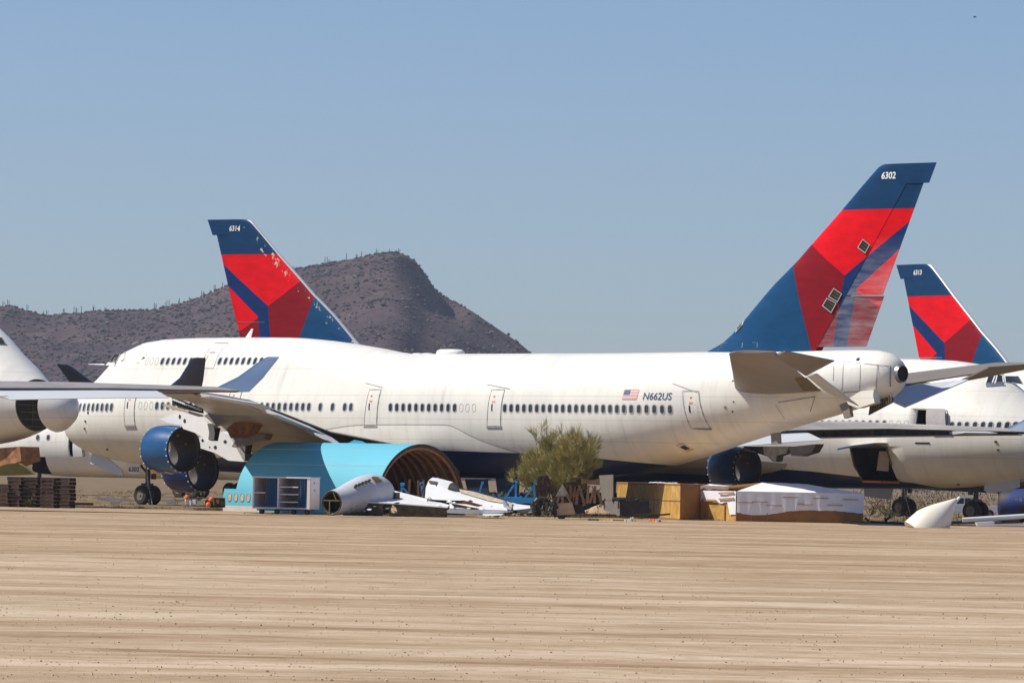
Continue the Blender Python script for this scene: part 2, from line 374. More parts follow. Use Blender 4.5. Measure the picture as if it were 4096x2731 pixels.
def strip(mb, j, pts, wd, off, m=0, closed=True, side=None):
    n = len(pts); P = [Vector((a, b)) for a, b in pts]; I = []; O = []
    for i in range(n):
        p0 = P[i-1] if (closed or i > 0) else P[i]; p1 = P[(i+1) % n] if (closed or i < n-1) else P[i]
        d = (p1-p0).normalized(); nn = Vector((-d.y, d.x))*wd/2
        I.append(j.surf(P[i].x-nn.x, P[i].y-nn.y, off, side)); O.append(j.surf(P[i].x+nn.x, P[i].y+nn.y, off, side))
    mb.add(I+O, [(i, (i+1) % n, (i+1) % n+n, i+n) for i in range(n if closed else n-1)], m)
def dense(pts, step=.35, closed=True):
    out = []; n = len(pts)
    for i in range(n if closed else n-1):
        a, b = Vector(pts[i]), Vector(pts[(i+1) % n]); k = max(1, int((b-a).length/step))
        out += [tuple(a+(b-a)*q/k) for q in range(k)]
    if not closed: out.append(tuple(pts[-1]))
    return out
def quadpatch(mb, j, c4, nu, nv, off, m=0, smooth=True):
    tl, tr, br, bl = [Vector(c) for c in c4]; rows = []
    for v in range(nv+1):
        a = tl+(bl-tl)*v/nv; b = tr+(br-tr)*v/nv
        rows.append([j.surf(*(a+(b-a)*u/nu), off) for u in range(nu+1)])
    mb.rings(rows, m, smooth, False, closed=False)
def rrect(s, z, wd, h, r=.45, k=4, sh=0.0):
    out = []; rr = wd*r
    for cx, cz, a0 in ((1, 1, 0), (-1, 1, 90), (-1, -1, 180), (1, -1, 270)):
        for q in range(k+1):
            a = math.radians(a0+90*q/k)
            zz = cz*(h/2-rr)+rr*math.sin(a)
            out.append((s+cx*(wd/2-rr)+rr*math.cos(a)+sh*zz, z+zz))
    return out
def window(j, s, z, wd=.275, h=.44, blank=False, parent=None):
    mb = MB()
    if blank:
        strip(mb, j, rrect(s, z, wd, h), .022, .008, 0); return mb.build('blanked_window', ['line'], parent or j.root, fix=False, sharp=0)
    strip(mb, j, rrect(s, z, wd+.05, h+.05), .06, .010, 0)
    o = [j.surf(a, b, .006) for a, b in rrect(s, z, wd, h)]; n = len(o)
    mb.add(o, [tuple(range(n))], 1)
    return mb.build('window', ['frame', 'glass'], parent or j.root, fix=False, sharp=0)
def door(j, c4, win=True, sill=True, handle=None):
    """c4: tl tr br bl in (s,z)"""
    mb = MB(); quadpatch(mb, j, c4, 4, 10, .012); d = mb.build('door', [j.paint], j.root, fix=False, sharp=0)
    tl, tr, br, bl = [Vector(c) for c in c4]
    mb = MB(); strip(mb, j, dense([tl, tr, br, bl]), .055, .02); mb.build('door_seal', ['line'], d, fix=False, sharp=0)
    if sill:
        mb = MB(); a, b = j.surf(*bl, .01), j.surf(*br, .01); mb.bar(a+Vector((-.06, 0, -.04)), b+Vector((.06, 0, -.04)), .06, .09); mb.build('door_sill', ['line'], d)
    ce = (tl+tr+br+bl)/4; u = (tr-tl); 
    if win: window(j, ce.x+u.x*.14, 6.03, .27, .43, parent=d)
    mb = MB(); hx = ce.x-u.x*.2
    strip(mb, j, [(hx, 6.25), (hx-.01, 6.05), (hx, 5.85)], .09, .03, 0, False); mb.build('door_handle', ['black'], d, fix=False, sharp=0)
    mb = MB()
    for zz, ww, hh in ((6.66, .14, .09), (6.40, .26, .035), (6.33, .26, .03)):
        quadpatch(mb, j, [(hx-ww/2+.1, zz+hh/2), (hx+ww/2+.1, zz+hh/2), (hx+ww/2+.1, zz-hh/2), (hx-ww/2+.1, zz-hh/2)], 1, 1, .018)
    mb.build('door_placard', ['tred'], d, fix=False, sharp=0)
    return d
# ------------------------------------------------------------------ wings, stabilizers, winglets
XS = [0, .01, .03, .07, .14, .24, .36, .48, .60, .72]
class Wing:
    def __init__(w_, j, sg, secs, name='wing'):
        w_.j = j; w_.sg = sg; w_.secs = secs; mb = MB()
        ys = []
        for a, b in zip(secs, secs[1:]):
            k = max(1, int((b[0]-a[0])/2.4)); ys += [a[0]+(b[0]-a[0])*q/k for q in range(k)]
        ys.append(secs[-1][0]); R = []; n = len(XS)
        for y in ys:
            R.append([w_.p(y, x, 1) for x in XS]+[w_.p(y, x, -1) for x in reversed(XS[1:])])
        N = len(R[0]); fs = []; ms = []
        vs = [p for r in R for p in r]
        for i in range(len(R)-1):
            for k in range(N):
                a = i*N+k; b = i*N+(k+1) % N; mb.m.append(1 if k == n-1 else 0); mb.sm.append(True); mb.f.append((a, b, b+N, a+N))
        mb.v = [tuple(p) for p in vs]
        for o, rv in ((0, True), ((len(R)-1)*N, False)):
            mb.f.append(tuple(o+k for k in (reversed(range(N)) if rv else range(N)))); mb.m.append(0); mb.sm.append(False)
        # upper skin overhang and lower skin lip around the open trailing-edge cove
        for i in range(len(ys)-1):
            y0, y1 = ys[i], ys[i+1]
            for sd, xe, th, m in ((1, .845, .05, 0), (-1, .79, .06, 2)):
                ca = (w_.sec(y0)[1]-w_.sec(y0)[0])*(xe-.715); cb = (w_.sec(y1)[1]-w_.sec(y1)[0])*(xe-.715)
                q = [w_.p(y0, .715, sd), w_.p(y1, .715, sd)]; dzp = -.10 if sd > 0 else .02
                q += [q[1]+Vector((cb, 0, cb*dzp)), q[0]+Vector((ca, 0, ca*dzp))]
                up = Vector((0, 0, -th*sd)); mb.hull8([p+up for p in q], [p+Vector((0, 0, .004*sd)) for p in q], m)
        w_.o = mb.build(name, ['wing', 'cove', 'tan'], j.root, sharp=35)
    def sec(w_, y):
        S_ = w_.secs
        for a, b in zip(S_, S_[1:]):
            if y <= b[0]:
                t = (y-a[0])/(b[0]-a[0]); return [a[i]+(b[i]-a[i])*t for i in range(1, 5)]
        return S_[-1][1:5]
    def p(w_, y, x, sd):
        le, te, z, tc = w_.sec(y); c = te-le
        return Vector((le+c*x, y*w_.sg, z+(airfoil_half(x, tc)*c)*(1.1 if sd > 0 else .85)*sd-(x-.3)*c*.045+.02*c*math.sin(math.pi*x)))
    def flap(w_, y0, y1, droop, name='flap', x0=.80, clen=.24, mats=('flap', 'tan'), lift=0.0):
        mb = MB(); a = []; 
        rows = []
        k = max(1, int((y1-y0)/2))
        for i in range(k+1):
            y = y0+(y1-y0)*i/k; le, te, z, tc = w_.sec(y); c = te-le
            h = w_.p(y, x0, 1)+Vector((0, 0, -.06+lift)); L = c*clen; d = Vector((math.cos(droop), 0, -math.sin(droop))); nrm = Vector((math.sin(droop), 0, math.cos(droop)))
            th = .05*c*.5+.04
            rows.append([h, h+d*L*.35+nrm*.05, h+d*L, h+d*L-nrm*.03, h+d*L*.3-nrm*th, h-nrm*th*.8])
        mb.rings(rows, 0, False, True)
        return mb.build(name, list(mats), w_.j.root, sharp=25)
def blade(secs, n=10, xe=1.0):
    """loft of symmetric sections: (le, te, thickness_dir, tc)"""
    mb = MB(); R = []
    xs = [xe*(1-math.cos(math.pi*i/(2*n))) for i in range(n+1)]
    for le, te, td, tc in secs:
        le, te, td = Vector(le), Vector(te), Vector(td).normalized(); c = (te-le).length
        up = [le+(te-le)*x+td*airfoil_half(x, tc)*c for x in xs]; lo = [le+(te-le)*x-td*airfoil_half(x, tc)*c for x in reversed(xs[1:])]
        R.append(up+lo)
    mb.rings(R, 0, True, True); return mb
def winglet(j, sg, w_, mat_):
    y, le, te, z, tc = w_.secs[-1]; y *= sg
    b = blade([((te-2.95, y-.02*sg, z-.02), (te+.05, y-.02*sg, z-.05), (0, 1, -.3*sg), .07), ((te-1.2, y+.35*sg, z+.72), (te+.65, y+.35*sg, z+.65), (0, 1, -.4*sg), .07),
               ((te+.12, y+.78*sg, z+1.62), (te+1.27, y+.78*sg, z+1.62), (0, 1, -.45*sg), .06), ((te+.42, y+.84*sg, z+1.74), (te+1.33, y+.84*sg, z+1.74), (0, 1, -.45*sg), .04)])
    return b.build('winglet', [mat_], j.root, sharp=50)
# ------------------------------------------------------------------ fin and rudder with the painted facets
FLE = pchip([8.6, 9.30, 9.77, 10.53, 10.96, 13.04, 14.03, 15.09, 16.84, 18.92, 19.15, 19.26], [52.6, 53.92, 55.04, 56.05, 56.53, 58.86, 60.19, 61.41, 63.46, 65.81, 66.10, 66.45])
def f_hinge(z): return 62.4+.687*(z-9.9)
def f_te(z): return 65.09+.4647*(z-9.44)
def f_half(s, z):
    le = FLE(z); c = f_te(z)-le; return airfoil_half((s-le)/c, .085)*c
FP = dict(P=(63.96, 13.33), U=(68.05, 16.07), V=(67.39, 14.59), Q=(64.72, 12.62), Pb=(63.05, 9.42), Qb=(63.90, 9.44), K=(61.41, 15.09), L0=(60.19, 14.03), L1=(61.74, 9.27), T0=(64.80, 12.45), T1=(66.1, 11.55))
def _side(a, b, s, z):
    (x0, y0), (x1, y1) = FP[a], FP[b]; return (x1-x0)*(z-y0)-(y1-y0)*(s-x0)
def facet(s, z):
    if z > 16.86: return 'navy'
    if _side('L1', 'L0', s, z) > 0: return 'blue'
    if _side('Qb', 'Q', s, z) < 0 and _side('Q', 'V', s, z) < 0:
        return 'red' if _side('T0', 'T1', s, z) > 0 else 'dred'
    if _side('Pb', 'P', s, z) < 0 and _side('P', 'U', s, z) < 0: return 'royal'
    if _side('K', 'P', s, z) > 0 and _side('P', 'U', s, z) > 0: return 'red'
    if s > FP['P'][0] and _side('P', 'U', s, z) > 0: return 'red'
    return 'dred'
def fin_mesh(zs, le, te, deflect=0.0):
    mb = MB(); n = 14; R = []
    for z in zs:
        a, b = le(z), te(z); up = []; lo = []
        for i in range(n+1):
            s = a+(b-a)*(1-math.cos(math.pi*i/n))/2; h = max(f_half(s, z), .012)
            if deflect or le is f_hinge: h = max(h-.02, .012)
            if i == 0 and le is not f_hinge: h = 0.0
            dy = math.sin(deflect)*(s-a)
            up.append((s, -h+dy, z)); lo.append((s, h+dy, z))
        R.append(up+list(reversed(lo)) if le is f_hinge else up+list(reversed(lo[1:])))
    mb.rings(R, 0, True, True); return mb
def paint_fin(mb, name, parent, sfx, worn=False):  # worn: picks the tail paints with gloss put into the colour
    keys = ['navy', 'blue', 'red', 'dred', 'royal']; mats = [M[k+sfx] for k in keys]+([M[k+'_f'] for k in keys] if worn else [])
    me = mb.mesh(name, mats); bm = bmesh.new(); bm.from_mesh(me)
    bmesh.ops.recalc_face_normals(bm, faces=bm.faces)
    for a, b in (('L0', 'L1'), ('Qb', 'Q'), ('Q', 'V'), ('T0', 'T1'), ('Pb', 'P'), ('P', 'U'), ('K', 'P'), (None, None)):
        if a: 
            p, q = FP[a], FP[b]; co = (p[0], 0, p[1]); no = (-(q[1]-p[1]), 0, q[0]-p[0])
        else: co = (60, 0, 16.86); no = (0, 0, 1)
        bmesh.ops.bisect_plane(bm, geom=bm.verts[:]+bm.edges[:]+bm.faces[:], plane_co=co, plane_no=no, dist=1e-5)
    for f in bm.faces:
        c = f.calc_center_median(); f.material_index = keys.index(facet(c.x, c.z))+(len(keys) if worn else 0)
    bm.to_mesh(me); bm.free(); me.set_sharp_from_angle(angle=math.radians(40))
    return link(name, me, parent)
def lin(a, b, n): return [a+(b-a)*i/n for i in range(n+1)]
def tail_fin(j, number, edge=False, sfx='', num_side=-1, gloss='_f', dr=(.05, .09)):
    zs = [8.75, 9.0, 9.3, 9.6, 9.77, 10.2, 10.6, 11]+lin(11.6, 18.2, 10)
    fin = paint_fin(fin_mesh(zs, FLE, f_hinge), 'tail_fin', j.root, sfx)
    tip = paint_fin(fin_mesh([18.19, 18.6, 18.92, 19.08, 19.2, 19.26], FLE, lambda z: f_te(z)+.42), 'fin_tip', j.root, sfx)
    up = paint_fin(fin_mesh(lin(12.26, 18.20, 8), f_hinge, f_te, dr[0]), 'upper_rudder', j.root, sfx, bool(gloss))
    lo = paint_fin(fin_mesh(lin(9.5, 12.22, 4), f_hinge, f_te, dr[1]), 'lower_rudder', j.root, gloss or sfx)
    mb = MB()
    for z0, z1 in zip(lin(9.6, 18.1, 8), lin(9.6, 18.1, 8)[1:]):
        mb.bar((f_hinge(z0)+.02, 0, z0), (f_hinge(z1)+.02, 0, z1), .06, .3)
    mb.build('rudder_hinge', ['dark'], j.root)
    if edge:
        mb = MB(); R = []
        for z in lin(9.35, 18.9, 14)+[19.1, 19.22]:
            le = FLE(z); a = []
            for dx, k in ((.17, -1), (.07, -1), (.0, 0), (.07, 1), (.17, 1)):
                a.append((le+dx-.03, k*(f_half(le+dx, z)+.02), z))
            R.append(a)
        mb.rings(R, 0, True, False, closed=False); mb.build('fin_leading_edge', ['edge'], j.root, sharp=60)
    me = text_mesh(number, .50, .12, .012)
    sg = num_side
    s0, z0 = (66.38, 18.47) if sg < 0 else (68.0, 18.47)
    for v in me.vertices:
        s = s0+v.co.x*(-sg)*1.0; z = z0+v.co.y
        v.co = Vector((s, sg*(f_half(s, z)+.02), z))
    me.materials.append(M['twhite']); link('tail_number', me, fin)
    return fin
# ------------------------------------------------------------------ engines and gear
def nacelle(j, s1, y, z, L=2.3, mats='nac', parent=None, bolts=True):
    """open fan cowl: outer skin, brown barrel, lip; s1 is the rear rim"""
    s0 = s1-L; n = 40
    out = [(0, 1.10), (.03, 1.17), (.12, 1.235), (.4, 1.30), (.8, 1.325), (1.2, 1.33), (1.6, 1.30), (L, 1.245)]
    inn = [(L, 1.13), (L-.1, 1.04), (L-.45, 1.0), (1.0, 1.0), (.5, 1.0), (.2, 1.02), (0, 1.10)]
    def rg(pr): return [[(s0+a, y+r*math.cos(k*2*math.pi/n), z+r*math.sin(k*2*math.pi/n)) for k in range(n)] for a, r in pr]
    mb = MB(); mb.rings(rg(out), 0, True, False); cowl = mb.build('engine_cowl', [mats], parent or j.root, fix=False, sharp=0)
    mb = MB(); mb.rings(rg(inn), 0, True, False); mb.rings(rg([(L, 1.245), (L+.01, 1.22), (L, 1.13)]), 1, False, False)
    b = mb.build('inner_barrel', ['barrel', 'dark'], cowl, fix=False, sharp=30)
    if bolts:
        mb = MB()
        for a, rr, cnt in ((L-.05, 1.262, 22), (.10, 1.232, 18)):
            for k in range(cnt):
                t = k*2*math.pi/cnt; mb.box((s0+a, y+rr*math.cos(t), z+rr*math.sin(t)), (.06, .06, .06), None)
        mb.build('cowl_latches', ['twhite'], cowl)
        mb = MB()
        for t, a, sz in ((1.0, 1.2, .20), (.35, 1.45, .15), (1.75, 1.5, .17)):
            r_ = 1.0; c = Vector((s0+a, y+r_*math.cos(t), z+r_*math.sin(t))); mb.box(c, (sz, .05, sz*1.4), Matrix.Rotation(t-math.pi/2, 3, 'X'))
        mb.build('barrel_plate', ['yellow'], b)
        mb = MB()
        for a in (.5, 1.45):
            t = -1.95 if a < 1 else -1.8; r_ = 1.325; c = Vector((s0+a, y+r_*math.cos(t), z+r_*math.sin(t)))
            mb.box(c, (.30, .5, .03), Matrix.Rotation(t+math.pi/2, 3, 'X'))
        mb.build('scuffed_primer', ['yellow'], cowl)
    return cowl
def wheel(c, axis, r=.62, wd=.44, parent=None):
    c = Vector(c); ax = Vector(axis).normalized(); q = ax.to_track_quat('Z', 'Y').to_matrix(); n = 28
    def rg(pr): return [[c+q @ Vector((rr*math.cos(k*2*math.pi/n), rr*math.sin(k*2*math.pi/n), h)) for k in range(n)] for h, rr in pr]
    w2 = wd/2; mb = MB()
    mb.rings(rg([(-w2*.8, r*.55), (-w2, r*.72), (-w2*.85, r*.92), (-w2*.5, r), (w2*.5, r), (w2*.85, r*.92), (w2, r*.72), (w2*.8, r*.55)]), 0, True, True)
    t = mb.build('tyre', ['rubber'], parent, sharp=40)
    mb = MB()
    for sd in (-1, 1): mb.rings(rg([(sd*w2*.82, r*.54), (sd*w2*.95, r*.50), (sd*w2*.70, r*.40), (sd*w2*.75, r*.16), (sd*w2*1.02, r*.14), (sd*w2*1.02, r*.01)]), 0, False, True)
    mb.build('wheel_rim', ['hub'], t, sharp=30)
    return t
def nose_gear(j, s=8.1, top=2.6, number=None, fwd_door=True, legz=None):
    g = j.ground(s, 0) if legz is None else legz; r = .60; mb = MB()
    mb.tube([(s, 0, top+.4), (s, 0, g+1.3)], .16, 10); mb.tube([(s, 0, g+1.35), (s, 0, g+r)], .10, 10)
    mb.tube([(s, -.62, g+r), (s, .62, g+r)], .09, 8)
    mb.tube([(s-.05, 0, g+1.3), (s+.42, 0, g+1.0), (s+.05, 0, g+.75)], .055, 6)
    mb.tube([(s, .12, top+.2), (s+1.5, .12, top+.35)], .07, 6); mb.tube([(s, 0, g+1.9), (s-1.5, 0, top+.4)], .08, 6)
    mb.box((s-.05, .0, g+1.25), (.3, .75, .16)); mb.box((s+.25, .25, g+1.75), (.25, .2, .35))
    leg = mb.build('nose_gear_leg', ['steel'], j.root)
    for y in (-.46, .46): wheel((s, y, g+r), (0, 1, 0), r, .42, leg)
    mb = MB()   # two pale tie-down straps
    for dy, x1 in ((-.30, .42), (-.34, .75)): mb.tube([(s+.15, dy, top+.15), (s+.15+x1*.4, dy, g+1.2), (s+.2+x1, dy-.1, g+.05)], .022, 5)
    mb.build('tie_strap', ['frame'], leg)
    if fwd_door:
        sd = j.side_; mb = MB()
        p = [(s-3.1, sd*.62, j.prof.zb(s-3.1)+.10), (s-.4, sd*.62, j.prof.zb(s-.4)+.10), (s-.45, sd*.86, top-1.02), (s-2.75, sd*.84, top-.82)]
        mb.prism(p, (0, sd*.05, 0), 0); mb.build('gear_door', ['stab'], j.root)
    if number:
        sd = j.side_; mb = MB(); y = sd*.60; (sa, za), (sb, zb_) = j.side(511, 1852, y), j.side(562, 1893, y)
        mb.prism([(sa, y, za), (sb, y, za), (sb, y, zb_), (sa+.12, y, zb_)], (0, sd*.04, 0), 0)
        d = mb.build('aft_gear_door', ['white'], j.root)
        me = text_mesh(number, .40, 0, .006); xm = max(v.co.x for v in me.vertices)
        for v in me.vertices: v.co = Vector((sa+.14+v.co.x*(sb-sa-.2)/xm, y+sd*.055, zb_+.12+v.co.y))
        me.materials.append(M['tblack']); link('door_number', me, d)
    return leg
def main_gear(j, s, y, top=2.4):
    g = j.ground(s, y); mb = MB()
    mb.tube([(s, y, top+.6), (s, y, g+.7)], .17, 10); mb.tube([(s-.75, y, g+.62), (s+.75, y, g+.62)], .12, 8)
    for ds in (-.74, .74): mb.tube([(s+ds, y-.58, g+.62), (s+ds, y+.58, g+.62)], .08, 8)
    leg = mb.build('main_gear_leg', ['steel'], j.root)
    for ds in (-.74, .74):
        for dy in (-.55, .55): wheel((s+ds, y+dy, g+.62), (0, 1, 0), .62, .45, leg)
    return leg
def side_prism(j, name, pts, y, th, mats, zoom=(0, 0, 1.0), parent=None, hit=False):
    """outline read off the side plane at lateral distance y, given real thickness th"""
    ox, oy, k = zoom
    p = [j.side(ox+a/k, oy+b/k, y) for a, b in pts]; mb = MB()
    mb.prism([(s, y-th/2, z) for s, z in p], (0, th, 0)); return mb.build(name, mats, parent or j.root)
# ------------------------------------------------------------------ picture zooms used while reading outlines
def Z1(x, y): return x/1.844, 1250+y/1.844
def Z2(x, y): return 800+x/1.844, 1250+y/1.844
def Z3(x, y): return 1600+x/1.844, 1250+y/1.844
def Z4(x, y): return 2400+x/1.844, 1250+y/1.844
def Z5(x, y): return 3196+x/1.742, 1250+y/1.742
def R8(x, y): return 2900+x/2.767, 1350+y/2.767
def R2(x, y): return x/2.704, 1480+y/2.704
TH = math.radians(44.684)
# ================================================================== the main airliner
A = Jet('airliner', 'complete white airliner in the middle with blue and red tail fin numbered 6302', (-27.476, 327.546), -TH)
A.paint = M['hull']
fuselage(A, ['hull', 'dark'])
for x in (563, 590, 620, 652, 685, 718, 752, 787, 822): s, z = A.hit(*Z1(x, 697)); window(A, s, z, .27, .46)
for s in (10.25, 10.75, 11.27, 37.9, 38.4, 38.92): window(A, s, 6.02, blank=True)
main = [11.78+.508*i for i in range(11)]+lin(20.59, 25.2, 9)+[26.18, 27.22, 28.25, 28.77]+lin(32.11, 37.37, 10)+lin(41.39, 50.46, 18)+lin(50.98, 53.69, 5)
for s in main: window(A, s, 6.02)
for s in (9.6, 10.05, 10.52): window(A, s, 8.74, blank=True)
for s in lin(11.05, 14.15, 6)+lin(16.25, 19.89, 7): window(A, s, 8.74, .27, .42)
for c in ([(8.75, 6.98), (9.69, 6.98), (9.73, 4.83), (8.79, 4.82)], [(18.13, 7.05), (19.11, 7.05), (19.1, 4.95), (18.1, 4.95)], [(30.16, 7.04), (31.12, 7.04), (30.95, 4.94), (29.92, 4.93)],
          [(40.14, 7.06), (41.17, 7.06), (41.04, 5.01), (39.98, 5.0)], [(54.53, 7.02), (55.62, 7.02), (56.0, 5.01), (54.84, 5.0)]): door(A, c)
mb = MB(); strip(mb, A, dense([(14.75, 9.85), (15.95, 9.85), (15.9, 8.3), (14.75, 8.3)]), .04, .012); mb.build('upper_deck_door', ['line'], A.root, fix=False, sharp=0)
mb = MB(); quadpatch(mb, A, [(15.0, 9.3), (15.5, 9.3), (15.5, 9.24), (15.0, 9.24)], 1, 1, .012); quadpatch(mb, A, [(14.98, 9.1), (15.03, 9.1), (15.03, 8.75), (14.98, 8.75)], 1, 1, .012)
mb.build('door_placard', ['tred'], A.root, fix=False, sharp=0)
def hitgrid(j, name, pxs, mats, off=.02, frame=.06, nu=3, nv=4):
    tl, tr, br, bl = [Vector(q) for q in pxs]; mb = MB(); rows = []
    for v in range(nv+1):
        a, b = tl+(bl-tl)*v/nv, tr+(br-tr)*v/nv; rows.append([j.surf(*j.hit(*(a+(b-a)*u/nu)), off) for u in range(nu+1)])
    mb.rings(rows, 0, True, False, closed=False)
    ed = rows[0]+[r_[-1] for r_ in rows[1:]]+list(reversed(rows[-1][:-1]))+[r_[0] for r_ in reversed(rows[1:-1])]
    for a, b in zip(ed, ed[1:]+ed[:1]): mb.bar(a, b, frame, frame*.4, 1)
    return mb.build(name, mats, j.root, fix=False, sharp=0)
def hitpatch(j, name, pxs, mats, off=.012, frame=None):
    p = [j.hit(*q) for q in pxs]; mb = MB(); mb.add([j.surf(s, z, off) for s, z in p], [tuple(range(len(p)))], 0)
    if frame: strip(mb, j, p, frame, off+.006, 1)
    return mb.build(name, mats, j.root, fix=False, sharp=0)
hitgrid(A, 'cockpit_window', [Z1(*q) for q in ((849, 301), (863, 302), (832, 362), (812, 359))], ['black', 'frame'], .015, .05)
hitgrid(A, 'cockpit_window', [Z1(*q) for q in ((868, 303), (888, 306), (857, 368), (836, 363))], ['black', 'frame'], .015, .05)
hitpatch(A, 'sill_panel', [Z1(*q) for q in ((800, 365), (852, 372), (848, 392), (780, 388))], ['white', 'line'], .03, .03)
hitpatch(A, 'open_crown_hatch', [Z1(*q) for q in ((1000, 214), (1025, 210), (990, 228), (972, 234))], ['black', 'frame'], .02, .03)
hitpatch(A, 'static_port_panel', [Z1(*q) for q in ((890, 310), (925, 295), (915, 345), (893, 355))], ['frame', 'line'], .01, .025)
# rear belly hatch, vents
hitpatch(A, 'open_belly_hatch', [Z4(*q) for q in ((588, 990), (622, 976), (664, 1000), (630, 1010))], ['black', 'line'], .015, .04)
mb = MB(); p = [A.hit(*Z4(*q)) for q in ((565, 978), (612, 962), (690, 1003), (640, 1022))]; strip(mb, A, p, .03, .012); mb.build('hatch_outline', ['tred'], A.root, fix=False, sharp=0)
for x, y, r in ((925, 700, .10), (978, 729, .055), (985, 657, .05), (980, 503, .05)):
    s, z = A.hit(*Z4(x, y)); mb = MB(); mb.add([A.surf(s+r*math.cos(k*.7854), z+r*math.sin(k*.7854), .012) for k in range(8)], [tuple(range(8))]); mb.build('vent', ['line' if r > .08 else 'black'], A.root, fix=False, sharp=0)
for x, y in ((650, 738), (630, 800), (625, 855), (792, 1005)):
    s, z = A.hit(*Z1(x, y)); mb = MB(); mb.box(A.surf(s, z, .01), (.12, .06, .12)); mb.build('probe', ['black'], A.root)
for a, b in (((1222, 519), (1346, 551)),):
    p = [A.hit(*Z2(*a)), A.hit(*Z2(*b))]; mb = MB(); strip(mb, A, dense(p, closed=False), .03, .02, 0, False); mb.build('drip_rail', ['line'], A.root, fix=False, sharp=0)
for Zf, a, b in ((Z3, (640, 528), (810, 561)), (Z4, (535, 521), (720, 589))):
    p = [A.hit(*Zf(*a)), A.hit(*Zf(*b))]; mb = MB(); strip(mb, A, dense(p, closed=False), .03, .02, 0, False); mb.build('drip_rail', ['line'], A.root, fix=False, sharp=0)
# flag and registration
mb = MB(); s0, s1, z0, z1 = 50.36, 51.42, 7.08, 6.54; h = (z0-z1)/13
for i in range(13):
    a = s0+.02+(i*-.008)
    quadpatch(mb, A, [(a, z0-i*h), (a+1.05, z0-i*h), (a+1.05, z0-(i+1)*h), (a, z0-(i+1)*h)], 3, 1, .010, i % 2)
quadpatch(mb, A, [(s0+.02, z0), (s0+.46, z0), (s0+.43, z0-7*h), (s0-.02, z0-7*h)], 2, 2, .016, 2)
for r in range(5):
    for c in range(6):
        q = (s0+.05+c*.068-r*.006, z0-.03-r*.056); mb.add([A.surf(q[0]+.014*math.cos(k*1.2566), q[1]+.014*math.sin(k*1.2566), .021) for k in range(5)], [tuple(range(5))], 1)
mb.build('flag', ['tred', 'twhite', 'tnavy'], A.root, fix=False, sharp=0)
me = text_mesh('N662US', .56, .14, .004); xm = max(v.co.x for v in me.vertices)
for v in me.vertices: v.co = A.surf(51.74+v.co.x*2.06/xm, 6.54+v.co.y, .014)
me.materials.append(M['tnavy']); link('registration', me, A.root)
# roof furniture
s, z = A.side(1802, 1413, 0)
mb = MB(); R = []
for a, k in ((0, 1), (.12, 1.0), (.24, .94), (.31, .75), (.33, .02)): R.append([(s+1.0*k*math.cos(q*math.pi/12), .62*k*math.sin(q*math.pi/12), A.prof.zt(s)-.06+a) for q in range(24)])
mb.rings(R, 0, True, True); mb.build('antenna_dome', ['white'], A.root, sharp=50)
for x in (1671, 1710):
    s, z = A.side(x, 1413, 0); mb = MB()
    mb.rings([[(s+.42*k*math.cos(q*math.pi/8), .3*k*math.sin(q*math.pi/8), 9.17+a) for q in range(16)] for a, k in ((0, 1), (.06, .8), (.08, .05))], 0, True, True); mb.build('antenna_fairing', ['white'], A.root)
s, z = A.side(992, 1348, 0)
blade([((s-.30, 0, 10.15), (s+.25, 0, 10.15), (0, 1, 0), .12), ((s+.28, 0, 10.75), (s+.45, 0, 10.75), (0, 1, 0), .12)]).build('blade_antenna', ['white'], A.root)
mb = MB(); s, z = A.hit(*Z1(770, 383)); q = A.surf(s, z, 0); mb.tube([q, q+Vector((-1.2, -.25, .02))], [.05, .02], 6); mb.build('pitot_boom', ['white'], A.root)
# wing body fairing
ftop = pchip([20, 24, 30, 36.6, 38.8, 40.3, 42.3], [3.6, 4.3, 5.0, 5.05, 4.35, 3.9, 3.45]); fo = pchip([20, 22, 26, 34, 39, 42.3], [.02, .10, .17, .17, .12, .02])
mb = MB(); rows = []
for s in lin(20, 42.3, 40):
    zt, zb = ftop(s), 2.45; row = []
    for i in range(13):
        t = i/12; z = zt+(zb-zt)*t; row.append(A.surf(s, z, .010+fo(s)*min(1, t*2.2)))
    rows.append(row)
mb.rings(rows, 0, True, False, closed=False); wf = mb.build('wing_fairing', [A.paint], A.root, fix=False, sharp=35)
mb = MB(); strip(mb, A, [(s, ftop(s)) for s in lin(22, 42.2, 50)], .028, .022, 0, False); mb.build('fairing_seal', ['line'], wf, fix=False, sharp=0)
# tail
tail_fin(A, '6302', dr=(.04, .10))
for pts in (((1215, 700), (1255, 635), (1305, 680), (1270, 745)), ((1000, 1070), (1040, 1005), (1100, 1050), (1065, 1115)), ((955, 1140), (990, 1080), (1060, 1120), (1020, 1195))):
    p = [A.side(2800+a/1.889, 620+b/1.889, 0) for a, b in pts]; c = (sum(q[0] for q in p)/4, sum(q[1] for q in p)/4); mb = MB()
    o = [Vector((s, -f_half(s, z)-.07, z)) for s, z in p]; i_ = [Vector((c[0]+(s-c[0])*.86, -f_half(s, z)-.07, c[1]+(z-c[1])*.86)) for s, z in p]
    b = [q+Vector((0, .03, 0)) for q in i_]
    mb.add(o+i_, [(k, (k+1) % 4, (k+1) % 4+4, k+4) for k in range(4)], 0); mb.add(b, [(0, 1, 2, 3)], 1); mb.add(i_+b, [(k, (k+1) % 4, (k+1) % 4+4, k+4) for k in range(4)], 0)
    u = (b[1]-b[0])
    for t in (.35, .7): mb.bar(b[0]+u*t+Vector((0, -.012, 0)), b[3]+(b[2]-b[3])*t+Vector((0, -.012, 0)), .05, .02, 2)
    mb.build('open_fin_hatch', ['frame', 'dark', 'primer'], A.root, fix=False)
p = [A.side(2800+a/1.889, 620+b/1.889, 0) for a, b in ((285, 1310), (335, 1250), (338, 1285), (292, 1342))]
